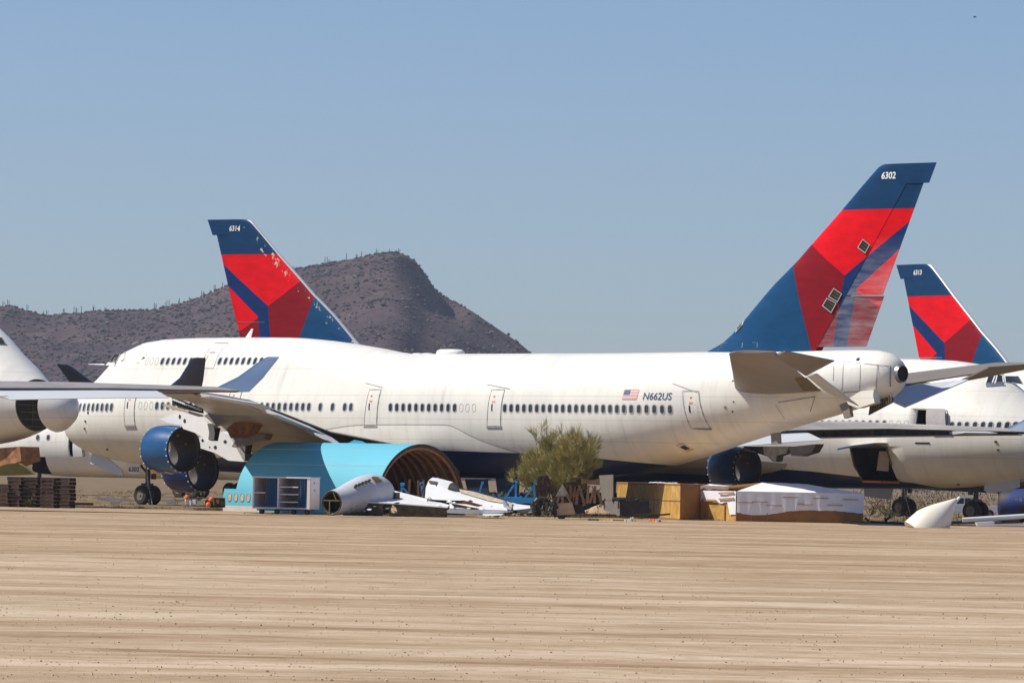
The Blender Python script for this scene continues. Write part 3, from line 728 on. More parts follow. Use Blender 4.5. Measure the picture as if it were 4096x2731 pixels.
mb = MB(); mb.add([(s, -f_half(s, z)-.03, z) for s, z in p], [(0, 1, 2, 3)], 0); strip2 = [Vector((s, -f_half(s, z)-.035, z)) for s, z in p]
for a, b in zip(strip2, strip2[1:]+strip2[:1]): mb.bar(a, b, .05, .02, 1)
mb.build('torn_leading_edge', ['olive', 'frame'], A.root, fix=False)
for a, b in (((165, 1475), (210, 1420)), ((210, 1420), (475, 1418)), ((475, 1418), (475, 1455)), ((360, 1418), (360, 1455))):
    p = [A.side(2800+q[0]/1.889, 620+q[1]/1.889, 0) for q in (a, b)]; mb = MB(); mb.bar((p[0][0], -f_half(*p[0])-.015, p[0][1]), (p[1][0], -f_half(*p[1])-.015, p[1][1]), .025, .01); mb.build('panel_marking', ['frame'], A.root)
# horizontal stabilizers with drooping elevators
def sidep(px, py, y): s, z = A.side(px, py, y); return Vector((s, y, z))
rl, rt = sidep(2940, 1549, -2.35), sidep(3297, 1559, -1.75); tl_, tt_ = sidep(2936, 1406, -11), sidep(3112, 1405, -11)
m1, m2 = rl.lerp(tl_, .95)+Vector((-.35, 0, 0)), rt.lerp(tt_, .95)
ho, hi = R8(905, 412), R8(1100, 575)
for sg in (-1, 1):
    f = lambda v: (v.x, v.y*(-sg), v.z)
    ri, rti = Vector((rl.x-.6, -.6, rl.z-.15)), Vector((rt.x+.3, -.5, rt.z-.02))
    st_ = blade([(f(v[0]), f(v[1]), (0, 0, 1), tc) for v, tc in (((ri, rti), .10), ((rl, rt), .10), ((m1, m2), .085), ((tl_+Vector((.1, 0, 0)), tt_), .05))], xe=.93).build('stabilizer', ['stab'], A.root, sharp=40)
    hO, hI = sidep(*ho, -6.2), sidep(*hi, -1.9); hT = sidep(*R8(560, 195), -10.6)
    e_in = [hO, hI+Vector((.05, 0, 0)), sidep(*R8(1478, 752), -1.9), sidep(*R8(1020, 400), -6.2)]
    e_out = [hT, hO+Vector((.02, -.1, 0)), sidep(*R8(1213, 255), -6.3), sidep(*R8(665, 148), -10.7)]
    for nm, e, th in (('inboard_elevator', e_in, .16), ('outboard_elevator', e_out, .13)):
        mb = MB(); mb.hull8([f(v-Vector((0, 0, th/2 if i < 2 else .03))) for i, v in enumerate(e)], [f(v+Vector((0, 0, th/2 if i < 2 else .03))) for i, v in enumerate(e)]); mb.build(nm, ['flap' if nm[0] == 'i' else 'stab'], A.root)
    mb = MB(); g = [rt.lerp(tt_, .04)+Vector((-1.7, 0, -.14)), rt.lerp(tt_, .04)+Vector((-.15, 0, -.14)), rt.lerp(tt_, .36)+Vector((-.1, 0, -.10)), rt.lerp(tt_, .36)+Vector((-.95, 0, -.10))]
    mb.hull8([f(v) for v in g], [f(v+Vector((0, 0, .05))) for v in g]); mb.build('exposed_elevator_bay', ['primer'], A.root)
for pts, wd in [([(x0+(x1-x0)*k/8, y0+(y1-y0)*k/8) for k in range(9)], .035) for x0, y0, x1, y1 in ((1312, 255, 1295, 590), (1500, 292, 1492, 575), (1690, 300, 1672, 572), (1832, 315, 1828, 540), (1205, 300, 1200, 470))]+[([(1320+51*k, 262+5.4*k) for k in range(11)], .03), ([(1310+36*k, 607-3.2*k) for k in range(11)], .05), ([(590+50*k, 715-8*k) for k in range(9)], .05), ([(1000-8*k, 640+25*k) for k in range(8)], .03), ([(560+14*k, 740+22*k) for k in range(8)], .03)]:
    mb = MB(); strip(mb, A, [A.hit(*R8(*q)) for q in pts], wd, .012, 0, False); mb.build('tail_seam', ['line'], A.root, fix=False, sharp=0)
# tail end: exhaust, open lower panel, skid, dangling hatch
s, z = A.side(*Z5(706, 425), -.05); mb = MB(); n = 28
def rr(s_, r, zz): return [(s_, r*math.cos(k*2*math.pi/n), zz+r*math.sin(k*2*math.pi/n)) for k in range(n)]
mb.rings([rr(67.3, .52, z), rr(67.8, .50, z), rr(67.98, .46, z), rr(67.98, .42, z)], 0, True, False); mb.rings([rr(67.98, .42, z), rr(67.88, .40, z), rr(67.87, .01, z)], 1, False, False)
mb.build('tail_exhaust', ['ringmetal', 'dark'], A.root, fix=False)
def tp(name, pts, y, th, mats, Zf=R8):
    p = [A.side(*Zf(*q), y) for q in pts]; mb = MB(); mb.prism([(s, y-th/2, z) for s, z in p], (0, th, 0)); return mb.build(name, mats, A.root)
hp = tp('open_tail_panel', ((1605, 762), (1688, 725), (1690, 690), (1850, 650), (1862, 690), (1850, 722), (1592, 856)), -.55, .08, ['barrel'])
mb = MB()
for i in range(9):
    q = A.side(*R8(1625+i*27, 772-i*13), -.60); mb.box((q[0], -.60, q[1]), (.06, .04, .42), None)
mb.build('panel_rib', ['primer'], hp)
tp('tail_belly_fairing', ((1325, 610), (1680, 575), (1672, 640), (1690, 722), (1500, 780), (1400, 740)), -.9, .5, [A.paint])
tp('tail_skid', ((1285, 655), (1345, 670), (1390, 760), (1408, 872), (1335, 893), (1318, 830), (1285, 760)), -.8, .25, ['stab'])
tp('dangling_access_door', ((1262, 890), (1332, 880), (1337, 965), (1268, 974)), -1.0, .08, ['stab'], Z4)
hitpatch(A, 'open_tail_hatch', [R8(*q) for q in ((1452, 240), (1470, 220), (1495, 226), (1485, 258), (1450, 257))], ['black', 'frame'], .012)
# wings
SECP = [(2.6, 19.6, 36.9, 3.25, .12), (12.3, 28.2, 38.4, 4.30, .10), (20.8, 35.7, 42.8, 5.35, .09), (26, 40.2, 45.8, 5.85, .11), (33.1, 44.9, 48.9, 6.2, .09)]
SECS = [(2.6, 19.6, 36.9, 3.25, .12), (12.3, 28.2, 38.4, 4.30, .115), (20.8, 35.7, 42.8, 5.02, .155), (26, 40.2, 45.8, 5.24, .185), (33.0, 46.3, 50.2, 5.36, .13)]
WP = Wing(A, -1, SECP); WS = Wing(A, 1, SECS)
for y0, y1, d in ((24.2, 32.2, 7), (16.7, 23.9, 17), (13.0, 16.4, 24)): WP.flap(y0, y1, math.radians(d))
for y0, y1, d in ((13, 21.6, 17), (4, 11, 22)): WS.flap(y0, y1, math.radians(d))
WS.flap(29.2, 31.0, .03)
winglet(A, -1, WP, 'winglet_shaded'); winglet(A, 1, WS, 'winglet')
e1 = A.side(735, 1797, -21.6); e2 = A.side(812, 1878, -12.0); e4 = A.side(2992, 1872, 21.6)
nacelle(A, e1[0], -21.6, e1[1]); nacelle(A, e2[0], -12.0, e2[1], mats='nac_shaded'); nacelle(A, e4[0], 21.6, e4[1])
k3 = (480, 1500, 2.8)
for nm, pts, y, th, mt in (('engine_pylon', ((475, 490), (560, 455), (700, 410), (810, 440), (930, 470), (1010, 540), (1030, 640), (1020, 725), (860, 640), (740, 600), (720, 560), (560, 530)), -21.6, .42, 'white'),
        ('engine_pylon', ((925, 690), (960, 720), (1060, 740), (1090, 640), (1180, 630), (1250, 665), (1310, 760), (1425, 968), (1250, 955), (1100, 870), (930, 815)), -12.0, .5, 'white'),
        ('torn_pylon_fairing', ((850, 600), (935, 535), (1005, 440), (1180, 400), (1540, 430), (1480, 470), (1000, 585)), -20.3, .6, 'stab'),
        ('torn_structure', ((1250, 600), (1400, 480), (1545, 440), (1610, 470), (1510, 600), (1480, 655), (1380, 700), (1300, 705)), -18.0, .8, 'shellin'),
        ('flap_track_fairing', ((1285, 800), (1330, 725), (1690, 640), (1650, 725), (1310, 808)), -14.2, .5, 'stab'),
        ('torn_strut', ((1010, 560), (1090, 590), (1060, 735), (1018, 722)), -19.5, .5, 'dark'),
        ('torn_strut', ((1430, 780), (1460, 770), (1440, 880), (1500, 880), (1420, 960)), -13.5, .35, 'barrel'),
        ('slat_track', ((490, 330), (520, 325), (720, 390), (915, 445), (905, 465), (740, 415), (560, 365)), -27.6, .3, 'tan'),
        ('open_wing_bay', ((595, 250), (640, 262), (800, 330), (915, 375), (925, 425), (700, 370), (600, 320)), -27.2, .2, 'dark')):
    o = side_prism(A, nm, pts, y, th, [mt], k3)
    if nm == 'engine_pylon':
        hl = ((703, 465, 13, 26), (757, 512, 15, 24), (905, 690, 10, 14)) if y < -15 else ((1215, 745, 20, 20), (1105, 808, 18, 22), (962, 730, 14, 18), (1042, 806, 9, 10))
        for hx, hy, a, b in hl:
            mb = MB(); mb.add([Vector((*A.side(480+(hx+a*math.cos(q*math.pi/5))/2.8, 1500+(hy+b*math.sin(q*math.pi/5))/2.8, y), 0)) for q in range(10)], [tuple(range(10))])
            mb.v = [(v[0], y-th/2-.012, v[1]) for v in mb.v]; mb.build('access_hole', ['black'], o, fix=False, sharp=0)
mb = MB()
for i in range(14):
    a = A.side(480+(600+i*23)/2.8, 1500+(272+i*9)/2.8, -27.4); mb.box((a[0], -27.40, a[1]), (.22, .04, .06))
mb.build('bay_rivet_slot', ['twhite'], A.root)
for nm, pts, y, th, mt in (('torn_structure', ((1075, 985), (1140, 985), (1180, 1035), (1260, 1060), (1300, 1100), (1322, 1098), (1330, 1055), (1400, 1035), (1420, 985)), 18.5, .6, 'cove'), ('torn_structure', ((1420, 990), (1625, 968), (1590, 1030), (1500, 1058), (1440, 1055)), 15.5, .7, 'barrel'), ('torn_strut', ((1075, 988), (1140, 985), (1150, 1030), (1085, 1020)), 20.5, .4, 'wing')):
    tp(nm, pts, y, th, [mt], Z4)
nose_gear(A, 7.45, 2.6, number='6302', fwd_door=False)
def hang_door(j, pts, y, mt='stab', name='gear_door', th=.06):
    mb = MB(); mb.prism([(s, y, z) for s, z in (j.side(px, py, y) for px, py in pts)], (0, th*j.side_, 0)); return mb.build(name, [mt], j.root)
hang_door(A, ((374, 1796), (440, 1836), (492, 1880), (494, 1904), (363, 1852)), -.7, 'flap')
hang_door(A, ((1862, 1915), (1952, 1915), (1958, 1990), (1880, 1996)), -1.6, 'winglet_shaded', 'door_and_shade_panel'); hang_door(A, ((1985, 1912), (2080, 1908), (2075, 1985), (1995, 1990)), -1.2, 'winglet_shaded', 'door_and_shade_panel')  # dark sheets added to stand for the shade below the belly
for s, y in ((33.2, 5.5), (33.2, -5.5), (36.3, 1.9), (36.3, -1.9)): main_gear(A, s, y)
mb = MB(); p = [A.side(x, y, -2.6) for x, y in ((2396, 1900), (2452, 1897), (2452, 2000), (2408, 2000))]; mb.prism([(s, -2.6, z) for s, z in p], (0, .07, 0)); mb.build('door_and_shade_panel', ['stab'], A.root)  # this pale panel is an actual gear door
# ================================================================== airliner on the right, nose to the right
D = Jet('airliner', 'white airliner on the right with cargo door open and tail fin numbered 6314', (34.5, 318.5), 2.49, -.12, .0075, side=1)
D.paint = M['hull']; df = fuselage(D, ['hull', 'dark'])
tail_fin(D, '6314', True, '_c', 1, None, (-.02, -.04))
def widen_base(j, amt):
    for o in j.root.children:
        if o.name.split('.')[0] in ('tail_fin', 'upper_rudder', 'lower_rudder', 'rudder_hinge'):
            for v in o.data.vertices:
                s, z = v.co.x, v.co.z; k = min(1.0, max(0.0, (s-FLE(z))/(f_te(z)-FLE(z)))); v.co.x += amt*k*k*max(0, 18.6-z)/9
widen_base(D, 1.25)
SECD = [(2.6, 19.6, 36.9, 3.3, .12), (12.3, 31.0, 42.0, 4.4, .10), (20, 42.0, 49.5, 5.7, .09), (26.8, 53.0, 57.2, 6.9, .08)]
WD = Wing(D, 1, SECD); winglet(D, 1, WD, 'winglet_shaded')
for x in (593, 543, 494, 445, 398, 350, 303, 256, 208, 160): s, z = D.hit(*Z5(x, 776)); window(D, s, z)
for k in range(1, 12): window(D, D.hit(*Z5(160, 776))[0]+.508*k, D.hit(*Z5(160, 776))[1])
for x in (640, 693, 747): s, z = D.hit(*Z5(x, 776)); window(D, s, z, blank=True)
for x in (1065, 1116, 1168, 1225, 1281, 1333, 1392, 1449, 1505): s, z = D.hit(*Z5(x, 787)); window(D, s, z, .27, .46)
for pts in (((1322, 432), (1366, 434), (1346, 489), (1300, 490)), ((1382, 432), (1418, 441), (1423, 485), (1368, 486)), ((1432, 440), (1530, 441), (1566, 500), (1437, 482))):
    hitgrid(D, 'cockpit_window', [Z5(*q) for q in pts], ['glass', 'white'])
hitgrid(D, 'torn_sill_panel', [Z5(*q) for q in ((1300, 497), (1430, 492), (1436, 508), (1302, 512))], ['metal', 'white'], .025, .03)
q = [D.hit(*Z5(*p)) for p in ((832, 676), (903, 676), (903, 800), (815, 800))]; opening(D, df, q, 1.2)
mb = MB(); q4 = [D.hit(*Z5(*p)) for p in ((905, 680), (1032, 684), (1040, 800), (905, 800))]; quadpatch(mb, D, q4, 3, 5, .32); 
quadpatch(mb, D, q4, 3, 5, .18)
o = mb.build('entry_door', ['galleyin'], D.root); o['label'] = 'grey inner face of the swung open entry door'
mb = MB(); strip(mb, D, dense([D.hit(*Z5(*p)) for p in ((820, 672), (1033, 682), (1042, 800), (812, 800))]), .06, .02); mb.build('door_seal', ['line'], D.root, fix=False, sharp=0)
cp = ((360, 940), (610, 935), (640, 1040), (700, 1176), (445, 1172), (385, 1060))
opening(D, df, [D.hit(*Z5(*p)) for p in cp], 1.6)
def hp3(pts, off): return [D.surf(*D.hit(*Z5(*p)), off) for p in pts]
mb = MB(); e = hp3(((360, 940), (470, 938), (615, 915)), .02); o3 = [Vector(v)+Vector((0, 1.45, k)) for v, k in zip(e, (-.16, .02, -.04))]
mb.add(e+o3, [(0, 1, 4, 3), (1, 2, 5, 4)], 0); mb.add([v+Vector((0, 0, .10)) for v in e+o3], [(0, 3, 4, 1), (1, 4, 5, 2)], 1); mb.add(o3+[v+Vector((0, 0, .10)) for v in o3], [(0, 1, 4, 3), (1, 2, 5, 4)], 2)
mb.build('cargo_door', ['primer', 'hull', 'winglet'], D.root, fix=False)
mb = MB()
for a, b in zip(cp, cp[1:]+cp[:1]):
    v, u = hp3((a, b), .03); mb.bar(v, u, .10, .06)
mb.build('cargo_door_frame', ['primer'], D.root)
mb = MB(); v = hp3(((447, 1170), (698, 1176)), .05); mb.bar(v[0], v[1], .05, .12); mb.build('sill_tape', ['orange'], D.root)
mb = MB(); v = hp3(((530, 985), (600, 985), (605, 1150), (520, 1140)), -.5); mb.add(v, [(0, 1, 2, 3)]); mb.build('cargo_bay_liner', ['galleyin'], D.root, fix=False, sharp=0)
mb = MB(); v = hp3(((808, 902), (912, 902), (912, 915), (808, 913)), .012); mb.add(v, [(0, 1, 2, 3)]); mb.build('vent_slot', ['black'], D.root, fix=False, sharp=0)
for x, y in ((1370, 897), (1387, 955), (1110, 1194)): s, z = D.hit(*Z5(x, y)); mb = MB(); mb.box(D.surf(s, z, .01), (.16, .06, .10)); mb.build('probe', ['black'], D.root)
nose_gear(D, 7.3, 2.6, fwd_door=False); hang_door(D, [Z5(*q) for q in ((1300, 1168), (1420, 1138), (1535, 1110), (1540, 1215), (1400, 1248), (1325, 1258), (1292, 1235))], .7, 'flap')
for s, y in ((33.2, 5.5), (33.2, -5.5), (36.3, 1.9), (36.3, -1.9)): main_gear(D, s, y)
mb = MB(); p = [D.side(*Z5(*q), .4) for q in ((1385, 1250), (1530, 1215), (1600, 1195), (1600, 1250), (1390, 1282))]; mb.prism([(s, .4, z) for s, z in p], (0, -.8, 0)); mb.build('gear_well_structure', ['cove'], D.root)
# ================================================================== airliner behind, far right fin
Fj = Jet('airliner', 'far airliner at right, hidden except for its blue and red fin numbered 6313', (71.49, 340.44), 2.22394, -.6, side=1)
fuselage(Fj, ['hull', 'dark']); tail_fin(Fj, '6313', True, '', 1, None, (-.02, -.05)); Fj.paint = M['hull']; widen_base(Fj, 1.4)
for s, y in ((33.2, 4), (33.2, -4)): main_gear(Fj, s, y)
# ================================================================== airliner seen only below the right one
n = at(3616, 2080, 350); E_ = Jet('airliner', 'airliner facing left behind the right one, only its nose wheels showing', (n.x-8.15*math.cos(TH), n.y+8.15*math.sin(TH)), -TH, -.42)
E_.paint = M['hull']; fuselage(E_, ['hull', 'dark'], s1=45); nose_gear(E_, 8.15, 2.55)
# ================================================================== airliner at the left edge, nose cowl split open
B = Jet('airliner', 'white airliner at the left edge with its nose cowl split off above dark pallets', (-25.4, 291.5), math.pi-TH, .74, side=1)
B.paint = M['hull_plain']; bf = fuselage(B, ['hull_plain', 'primer', 'dark'], s0=1.4, s1=40)
for f in bf.data.polygons:
    if len(f.vertices) > 20 and f.center.x < 1.5: f.material_index = 2
mb = MB()
for zz in (3.7, 4.1, 4.5, 4.9, 5.3, 5.7, 6.1):
    y = WIDE.half(1.4, zz)*.94; mb.bar((1.36, -y, zz), (1.36, y, zz), .09, .06)
for y in (.35,): mb.bar((1.34, y, 3.75), (1.34, y, 6.0), .05, .04)
mb.build('bulkhead_rib', ['olive'], B.root)
mb = MB(); R = []
for s, k in ((1.38, 1.005), (1.38, .955), (1.42, .955)):
    ring = []
    for i in range(40):
        a = i*2*math.pi/40; zc = (WIDE.zb(1.4)+WIDE.zt(1.4))/2; hh = (WIDE.zt(1.4)-WIDE.zb(1.4))/2
        z = zc+hh*.999*math.cos(a); ring.append((s, WIDE.half(1.4, z)*k*(1 if math.sin(a) >= 0 else -1), zc+(z-zc)*k))
    R.append(ring)
mb.rings(R, 0, False, False); mb.build('bulkhead_rim', ['olive'], B.root, fix=False)
rd = fuselage(B, ['hull_plain', 'dark'], s0=0, s1=1.25, name='nose_cowl')
for v in rd.data.vertices: v.co.x -= 1.65; v.co.z -= .08
for pts in (((-30, 1350), (10, 1350), (24, 1378), (-30, 1376)),):
    hitgrid(B, 'cockpit_window', pts, ['black', 'frame'])
mb = MB(); p = [B.side(*R2(*q), 1.0) for q in ((-80, 845), (215, 825), (230, 980), (-80, 1085))]; mb.prism([(s, 1.0, z) for s, z in p], (0, -1.4, 0)); mb.build('gear_well_door', ['shellin'], B.root)
mb = MB(); p = [B.side(*R2(*q), .3) for q in ((500, 622), (585, 640), (610, 625), (605, 655), (590, 668))]; mb.prism([(s, .3, z) for s, z in p], (0, -.3, 0)); mb.build('cowl_latch_fairing', ['hull_plain'], B.root)
for s, y in ((30, 4), (30, -4)): main_gear(B, s, y)
# ================================================================== wing reaching in from an airliner beyond the left edge
tipw = at(995, 1567, 264)
tG = Vector((math.cos(TH), -math.sin(TH))); wG = Vector((math.sin(TH), math.cos(TH)))
nG = Vector((tipw.x, tipw.y))-tG*48.9-wG*31.3
G = Jet('airliner', 'airliner beyond the left edge, only its long grey wing with blue winglet reaching into view', nG, -TH, tipw.z-6.1)
G.paint = M['hull']; fuselage(G, ['hull', 'dark'], s1=42)
SECG = [(2.6, 19.6, 36.9, 3.3, .12), (12.3, 28.2, 38.4, 5.0, .10), (20.8, 35.7, 42.8, 5.95, .09), (26, 40.2, 45.8, 6.1, .085), (31.3, 44.9, 48.9, 6.15, .07)]
WG = Wing(G, 1, SECG); winglet(G, 1, WG, 'winglet')
WG.flap(20.75, 27.7, math.radians(17), 'aileron', .74, .30, lift=.03); WG.flap(13, 20.6, math.radians(10), 'flap', .78, .26)
for s, y in ((33.2, 5.5), (33.2, -5.5), (36.3, 1.9), (36.3, -1.9), (8.2, 0)): main_gear(G, s, y, 2.7)
# ================================================================== smaller airliner behind the left nose
r = 2.82
PC = Profile([0, .3, 1, 2, 3.5, 5.5, 8, 40, 48], [3.9, 3.4, 2.9, 2.4, 1.95, 1.62, 1.45, 1.45, 3.0], [4.1, 4.6, 5.1, 5.6, 6.3, 6.9, 7.09, 7.09, 7.0], [.1, .7, 1.25, 1.75, 2.25, 2.62, 2.82, 2.82, 1.9],
             [4.0, 4.05, 4.1, 4.15, 4.2, 4.25, 4.27, 4.27, 5.0], [.1, .5, 1.0, 1.5, 2.1, 2.6, 2.82, 2.82, 1.9])
n = at(-20, 1800, 428); C = Jet('airliner', 'smaller white airliner behind the left nose with dark open cargo hatch', (n.x, n.y), -math.radians(38), prof=PC)
C.paint = M['hull_plain']; cf = fuselage(C, ['hull_plain', 'dark'], s1=40)
for x in (408, 522): s, z = C.hit(*R2(x, 727)); window(C, s, z, .34, .42)
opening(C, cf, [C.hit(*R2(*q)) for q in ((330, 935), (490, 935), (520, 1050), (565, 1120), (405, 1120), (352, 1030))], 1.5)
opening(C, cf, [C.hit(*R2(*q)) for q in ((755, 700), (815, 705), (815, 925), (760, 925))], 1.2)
mb = MB(); quadpatch(mb, C, [C.hit(*R2(*q)) for q in ((815, 740), (905, 760), (915, 918), (815, 925))], 3, 5, .25); mb.build('door', ['white'], C.root, fix=False)
mb = MB(); strip(mb, C, dense([C.hit(*R2(*q)) for q in ((750, 702), (905, 750), (918, 922), (752, 928))]), .06, .02); mb.build('door_seal', ['line'], C.root, fix=False, sharp=0)
for s, y in ((5, 0), (24, 3), (24, -3)): main_gear(C, s, y, 1.6)
# ================================================================== ground
def sstep(a, b, x):
    t = min(max((x-a)/(b-a), 0), 1); return t*t*(3-2*t)
def edge_y(x):   # far edge of the graded sand field
    return 288+ -.11*(x+5)+1.2*noise.noise(Vector((x*.12, 3.1, 0)))+.5*noise.noise(Vector((x*.7, 8.1, 0)))
def ground_z(x, y):
    z = -.25*sstep(322, 348, y)*sstep(12, 22, x)-.75*sstep(350, 540, y)*sstep(8, 26, x)
    if y < edge_y(x)+6:
        k = sstep(edge_y(x)+2, edge_y(x)-4, y) if False else 1-sstep(edge_y(x)-5, edge_y(x)-.5, y)
        v = y+.03*x+2.6*noise.noise(Vector((x*.03, y*.05, 1.7)))
        big = noise.noise(Vector((x*.012, v*.22, 5.3)))
        tr = noise.noise(Vector((x*.03, v*1.15, 9.1)))*.6+noise.noise(Vector((x*.07, v*2.6, 2.2)))*.35+noise.noise(Vector((x*.35, v*3.4, 4.4)))*.12
        z += k*(.022*big+.036*tr)
    else:
        z += .05*noise.noise(Vector((x*.25, y*.25, 7)))*(1-sstep(400, 600, y))
    return z
ys = []; y = 30.0
while y < 330: ys.append(y); y += .16 if y < 120 else .22 if y < 296 else 1.2
while y < 700: ys.append(y); y += 8
ys += [760, 900, 1200, 1800, 2600, 4000, 7000]
mb = MB(); rows = []
nx = 56
for y in ys:
    hw_ = max(46, y*.17) if y < 700 else y*.55
    rows.append([(x, y, ground_z(x, y)) for x in lin(-hw_, hw_, nx)])
mb.rings(rows, 0, True, False, closed=False)
m, t, b = new_mat('desert_ground'); oc = ocoord(t); sx = nd(t, 'ShaderNodeSeparateXYZ'); t.links.new(oc, sx.inputs[0])
wv = nd(t, 'ShaderNodeCombineXYZ'); wz = math_n(t, 'SUBTRACT', noise_n(t, oc, 1.0, 4, .6, (.035, .06, 1)), .5)
t.links.new(math_n(t, 'ADD', sx.outputs[1], math_n(t, 'ADD', math_n(t, 'MULTIPLY', wz, 9.0), math_n(t, 'MULTIPLY', sx.outputs[0], .03))), wv.inputs[1]); t.links.new(sx.outputs[0], wv.inputs[0]); wc = wv.outputs[0]
st1 = noise_n(t, wc, 1.0, 6, .6, (.045, .26, 1)); st2 = noise_n(t, wc, 1.0, 6, .68, (.26, 1.15, 1)); st3 = noise_n(t, wc, 1.0, 5, .7, (1.4, 4.2, 1))
mixs = math_n(t, 'ADD', math_n(t, 'MULTIPLY', st1, .46), math_n(t, 'ADD', math_n(t, 'MULTIPLY', st2, .36), math_n(t, 'MULTIPLY', st3, .24)))
sand = ramp(t, mixs, [(.40, (.246, .163, .094)), (.475, (.350, .246, .151)), (.535, (.426, .316, .206)), (.61, (.55, .432, .308))])
far = nd(t, 'ShaderNodeMapRange'); far.inputs[1].default_value = 118; far.inputs[2].default_value = 135; t.links.new(math_n(t, 'ADD', sx.outputs[1], math_n(t, 'MULTIPLY', wz, 40.0)), far.inputs[0])
sand = mixc(t, far.outputs[0], sand, mixc(t, 1.0, sand, (.90, .865, .82), 'MULTIPLY'))
gr = noise_n(t, oc, 9, 5, .75, (.35, 1, 1))
sand = mixc(t, 1.0, sand, ramp(t, gr, [(.3, .84), (.7, 1.12)]), 'MULTIPLY')
clod = noise_n(t, oc, 3.2, 6, .8, (.5, 1, 1))
sand = mixc(t, ramp(t, clod, [(.62, 0.0), (.72, .4)]), sand, (.15, .105, .065))
spk = noise_n(t, oc, 14, 3, .8, (.6, .5, 1)); sand = mixc(t, ramp(t, spk, [(.66, 0.0), (.74, .5)]), sand, (.13, .09, .055))
dry = noise_n(t, oc, .35, 7, .7, (.5, 1, 1))
soil = ramp(t, dry, [(.30, (.10, .068, .044)), (.45, (.165, .118, .076)), (.56, (.235, .165, .088)), (.7, (.185, .145, .055))])
ey = math_n(t, 'SUBTRACT', math_n(t, 'ADD', sx.outputs[1], math_n(t, 'MULTIPLY', sx.outputs[0], .11)), 287.4)
wob = math_n(t, 'MULTIPLY', math_n(t, 'SUBTRACT', noise_n(t, oc, .35, 5, .7), .5), 5.0)
fac = nd(t, 'ShaderNodeMapRange'); fac.inputs[1].default_value = -1.0; fac.inputs[2].default_value = 1.4
t.links.new(math_n(t, 'ADD', ey, wob), fac.inputs[0])
t.links.new(mixc(t, fac.outputs[0], sand, soil), b.inputs['Base Color']); b.inputs['Roughness'].default_value = .95; b.inputs['Specular IOR Level'].default_value = .1
hgt = math_n(t, 'ADD', math_n(t, 'MULTIPLY', st2, .5), math_n(t, 'ADD', math_n(t, 'MULTIPLY', gr, .35), math_n(t, 'MULTIPLY', st3, .4))); bump(t, b, hgt, .85, .07)
tag(mb.build('ground', [m], fix=False, sharp=0), None, None, kind='structure')
# clods, pebbles and tyre-track crumbs on the sand
mb = MB()
def chip(mb, c, sx_, sy_, sz_, m=0, n=5):
    a0 = random.random()*6; top = []; bot = []
    for k in range(n):
        a = a0+k*2*math.pi/n; rr_ = .7+.5*random.random(); bot.append((c[0]+sx_*rr_*math.cos(a), c[1]+sy_*rr_*math.sin(a), c[2]-.02)); top.append((c[0]+.5*sx_*rr_*math.cos(a), c[1]+.5*sy_*rr_*math.sin(a), c[2]+sz_*(.7+.5*random.random())))
    mb.add(bot+top, [(k, (k+1) % n, (k+1) % n+n, k+n) for k in range(n)]+[tuple(range(n, 2*n))], m)
for i in range(420):
    y = 44*(286/44)**random.random(); hw_ = y*.102; x = random.uniform(-hw_, hw_)
    if y > edge_y(x)-2: continue
    cl = noise.noise(Vector((x*.08, y*.35, 3))) 
    if cl < -.05 and random.random() < .75: continue
    q = random.random()**3; a = .006+.016*q; chip(mb, (x, y, ground_z(x, y)), a*1.6, a, a*.6, 0)
for i in range(130):
    y = 60*(282/60)**random.random(); x = random.uniform(-y*.102, y*.102)
    if y > edge_y(x)-2 or noise.noise(Vector((x*.05, y*.25, 11))) < .08: continue
    z = ground_z(x, y); a = random.uniform(.012, .03)
    for k in range(6): dx = random.uniform(-.14, .14); mb.add([(x+dx-.012, y, z-.01), (x+dx+.012, y, z-.01), (x+dx+random.uniform(-.06, .06), y, z+a*random.uniform(.6, 1.4))], [(0, 1, 2)], 0)
tag(mb.build('soil_clods', [simple('dark_clod_soil', (.25, .17, .105), .95, var=.4, scale=2)], fix=False, sharp=0), None, None, kind='stuff')
mb = MB()
for i in range(13000):
    y = 1/(1/43-random.random()*(1/43-1/284)); x = random.uniform(-y*.101, y*.101)
    if y > edge_y(x)-1.5: continue
    v = y+.03*x
    if noise.noise(Vector((x*.06, v*.55, 21)))+.5*noise.noise(Vector((x*.4, v*1.8, 5))) < -.02 and random.random() < .85: continue
    a = (.004+.010*random.random()**4)*(1+.0065*y); chip(mb, (x, y, ground_z(x, y)), a*1.5, a*1.2, a*random.uniform(.6, 1.1), random.choice((0, 0, 1)), 4)
tag(mb.build('sand_crumbs', [simple('pale_sand_crumb', (.56, .44, .30), .95, var=.2, scale=2), simple('brown_sand_crumb', (.36, .26, .16), .95, var=.2, scale=2)], fix=False, sharp=0), None, None, kind='stuff')
# ================================================================== mountain
RIDGE = [(-900, 1215), (-500, 1200), (-200, 1212), (0, 1226), (45, 1222), (90, 1238), (140, 1250), (185, 1262), (260, 1256), (330, 1251), (400, 1243), (480, 1241), (600, 1240), (660, 1228), (740, 1208), (800, 1190), (870, 1160), (960, 1120), (1080, 1090), (1200, 1073), (1300, 1056), (1400, 1038), (1480, 1020), (1540, 1012), (1600, 1007), (1640, 1013), (1668, 1032), (1692, 1065), (1725, 1108), (1800, 1166), (1900, 1240), (2000, 1308), (2080, 1362), (2140, 1412), (2250, 1495), (2400, 1590), (2650, 1720), (3000, 1840), (3600, 1895), (5200, 1925)]
rx = pchip([a for a, b in RIDGE], [b for a, b in RIDGE])
def ridge_pt(px):
    Y = 2650+130*sstep(1800, 2600, px); return at(px, rx(px), Y)
mb = MB(); rows = []; cols = lin(-900, 5200, 420); NR = 40
TOPS = [ridge_pt(p) for p in cols]
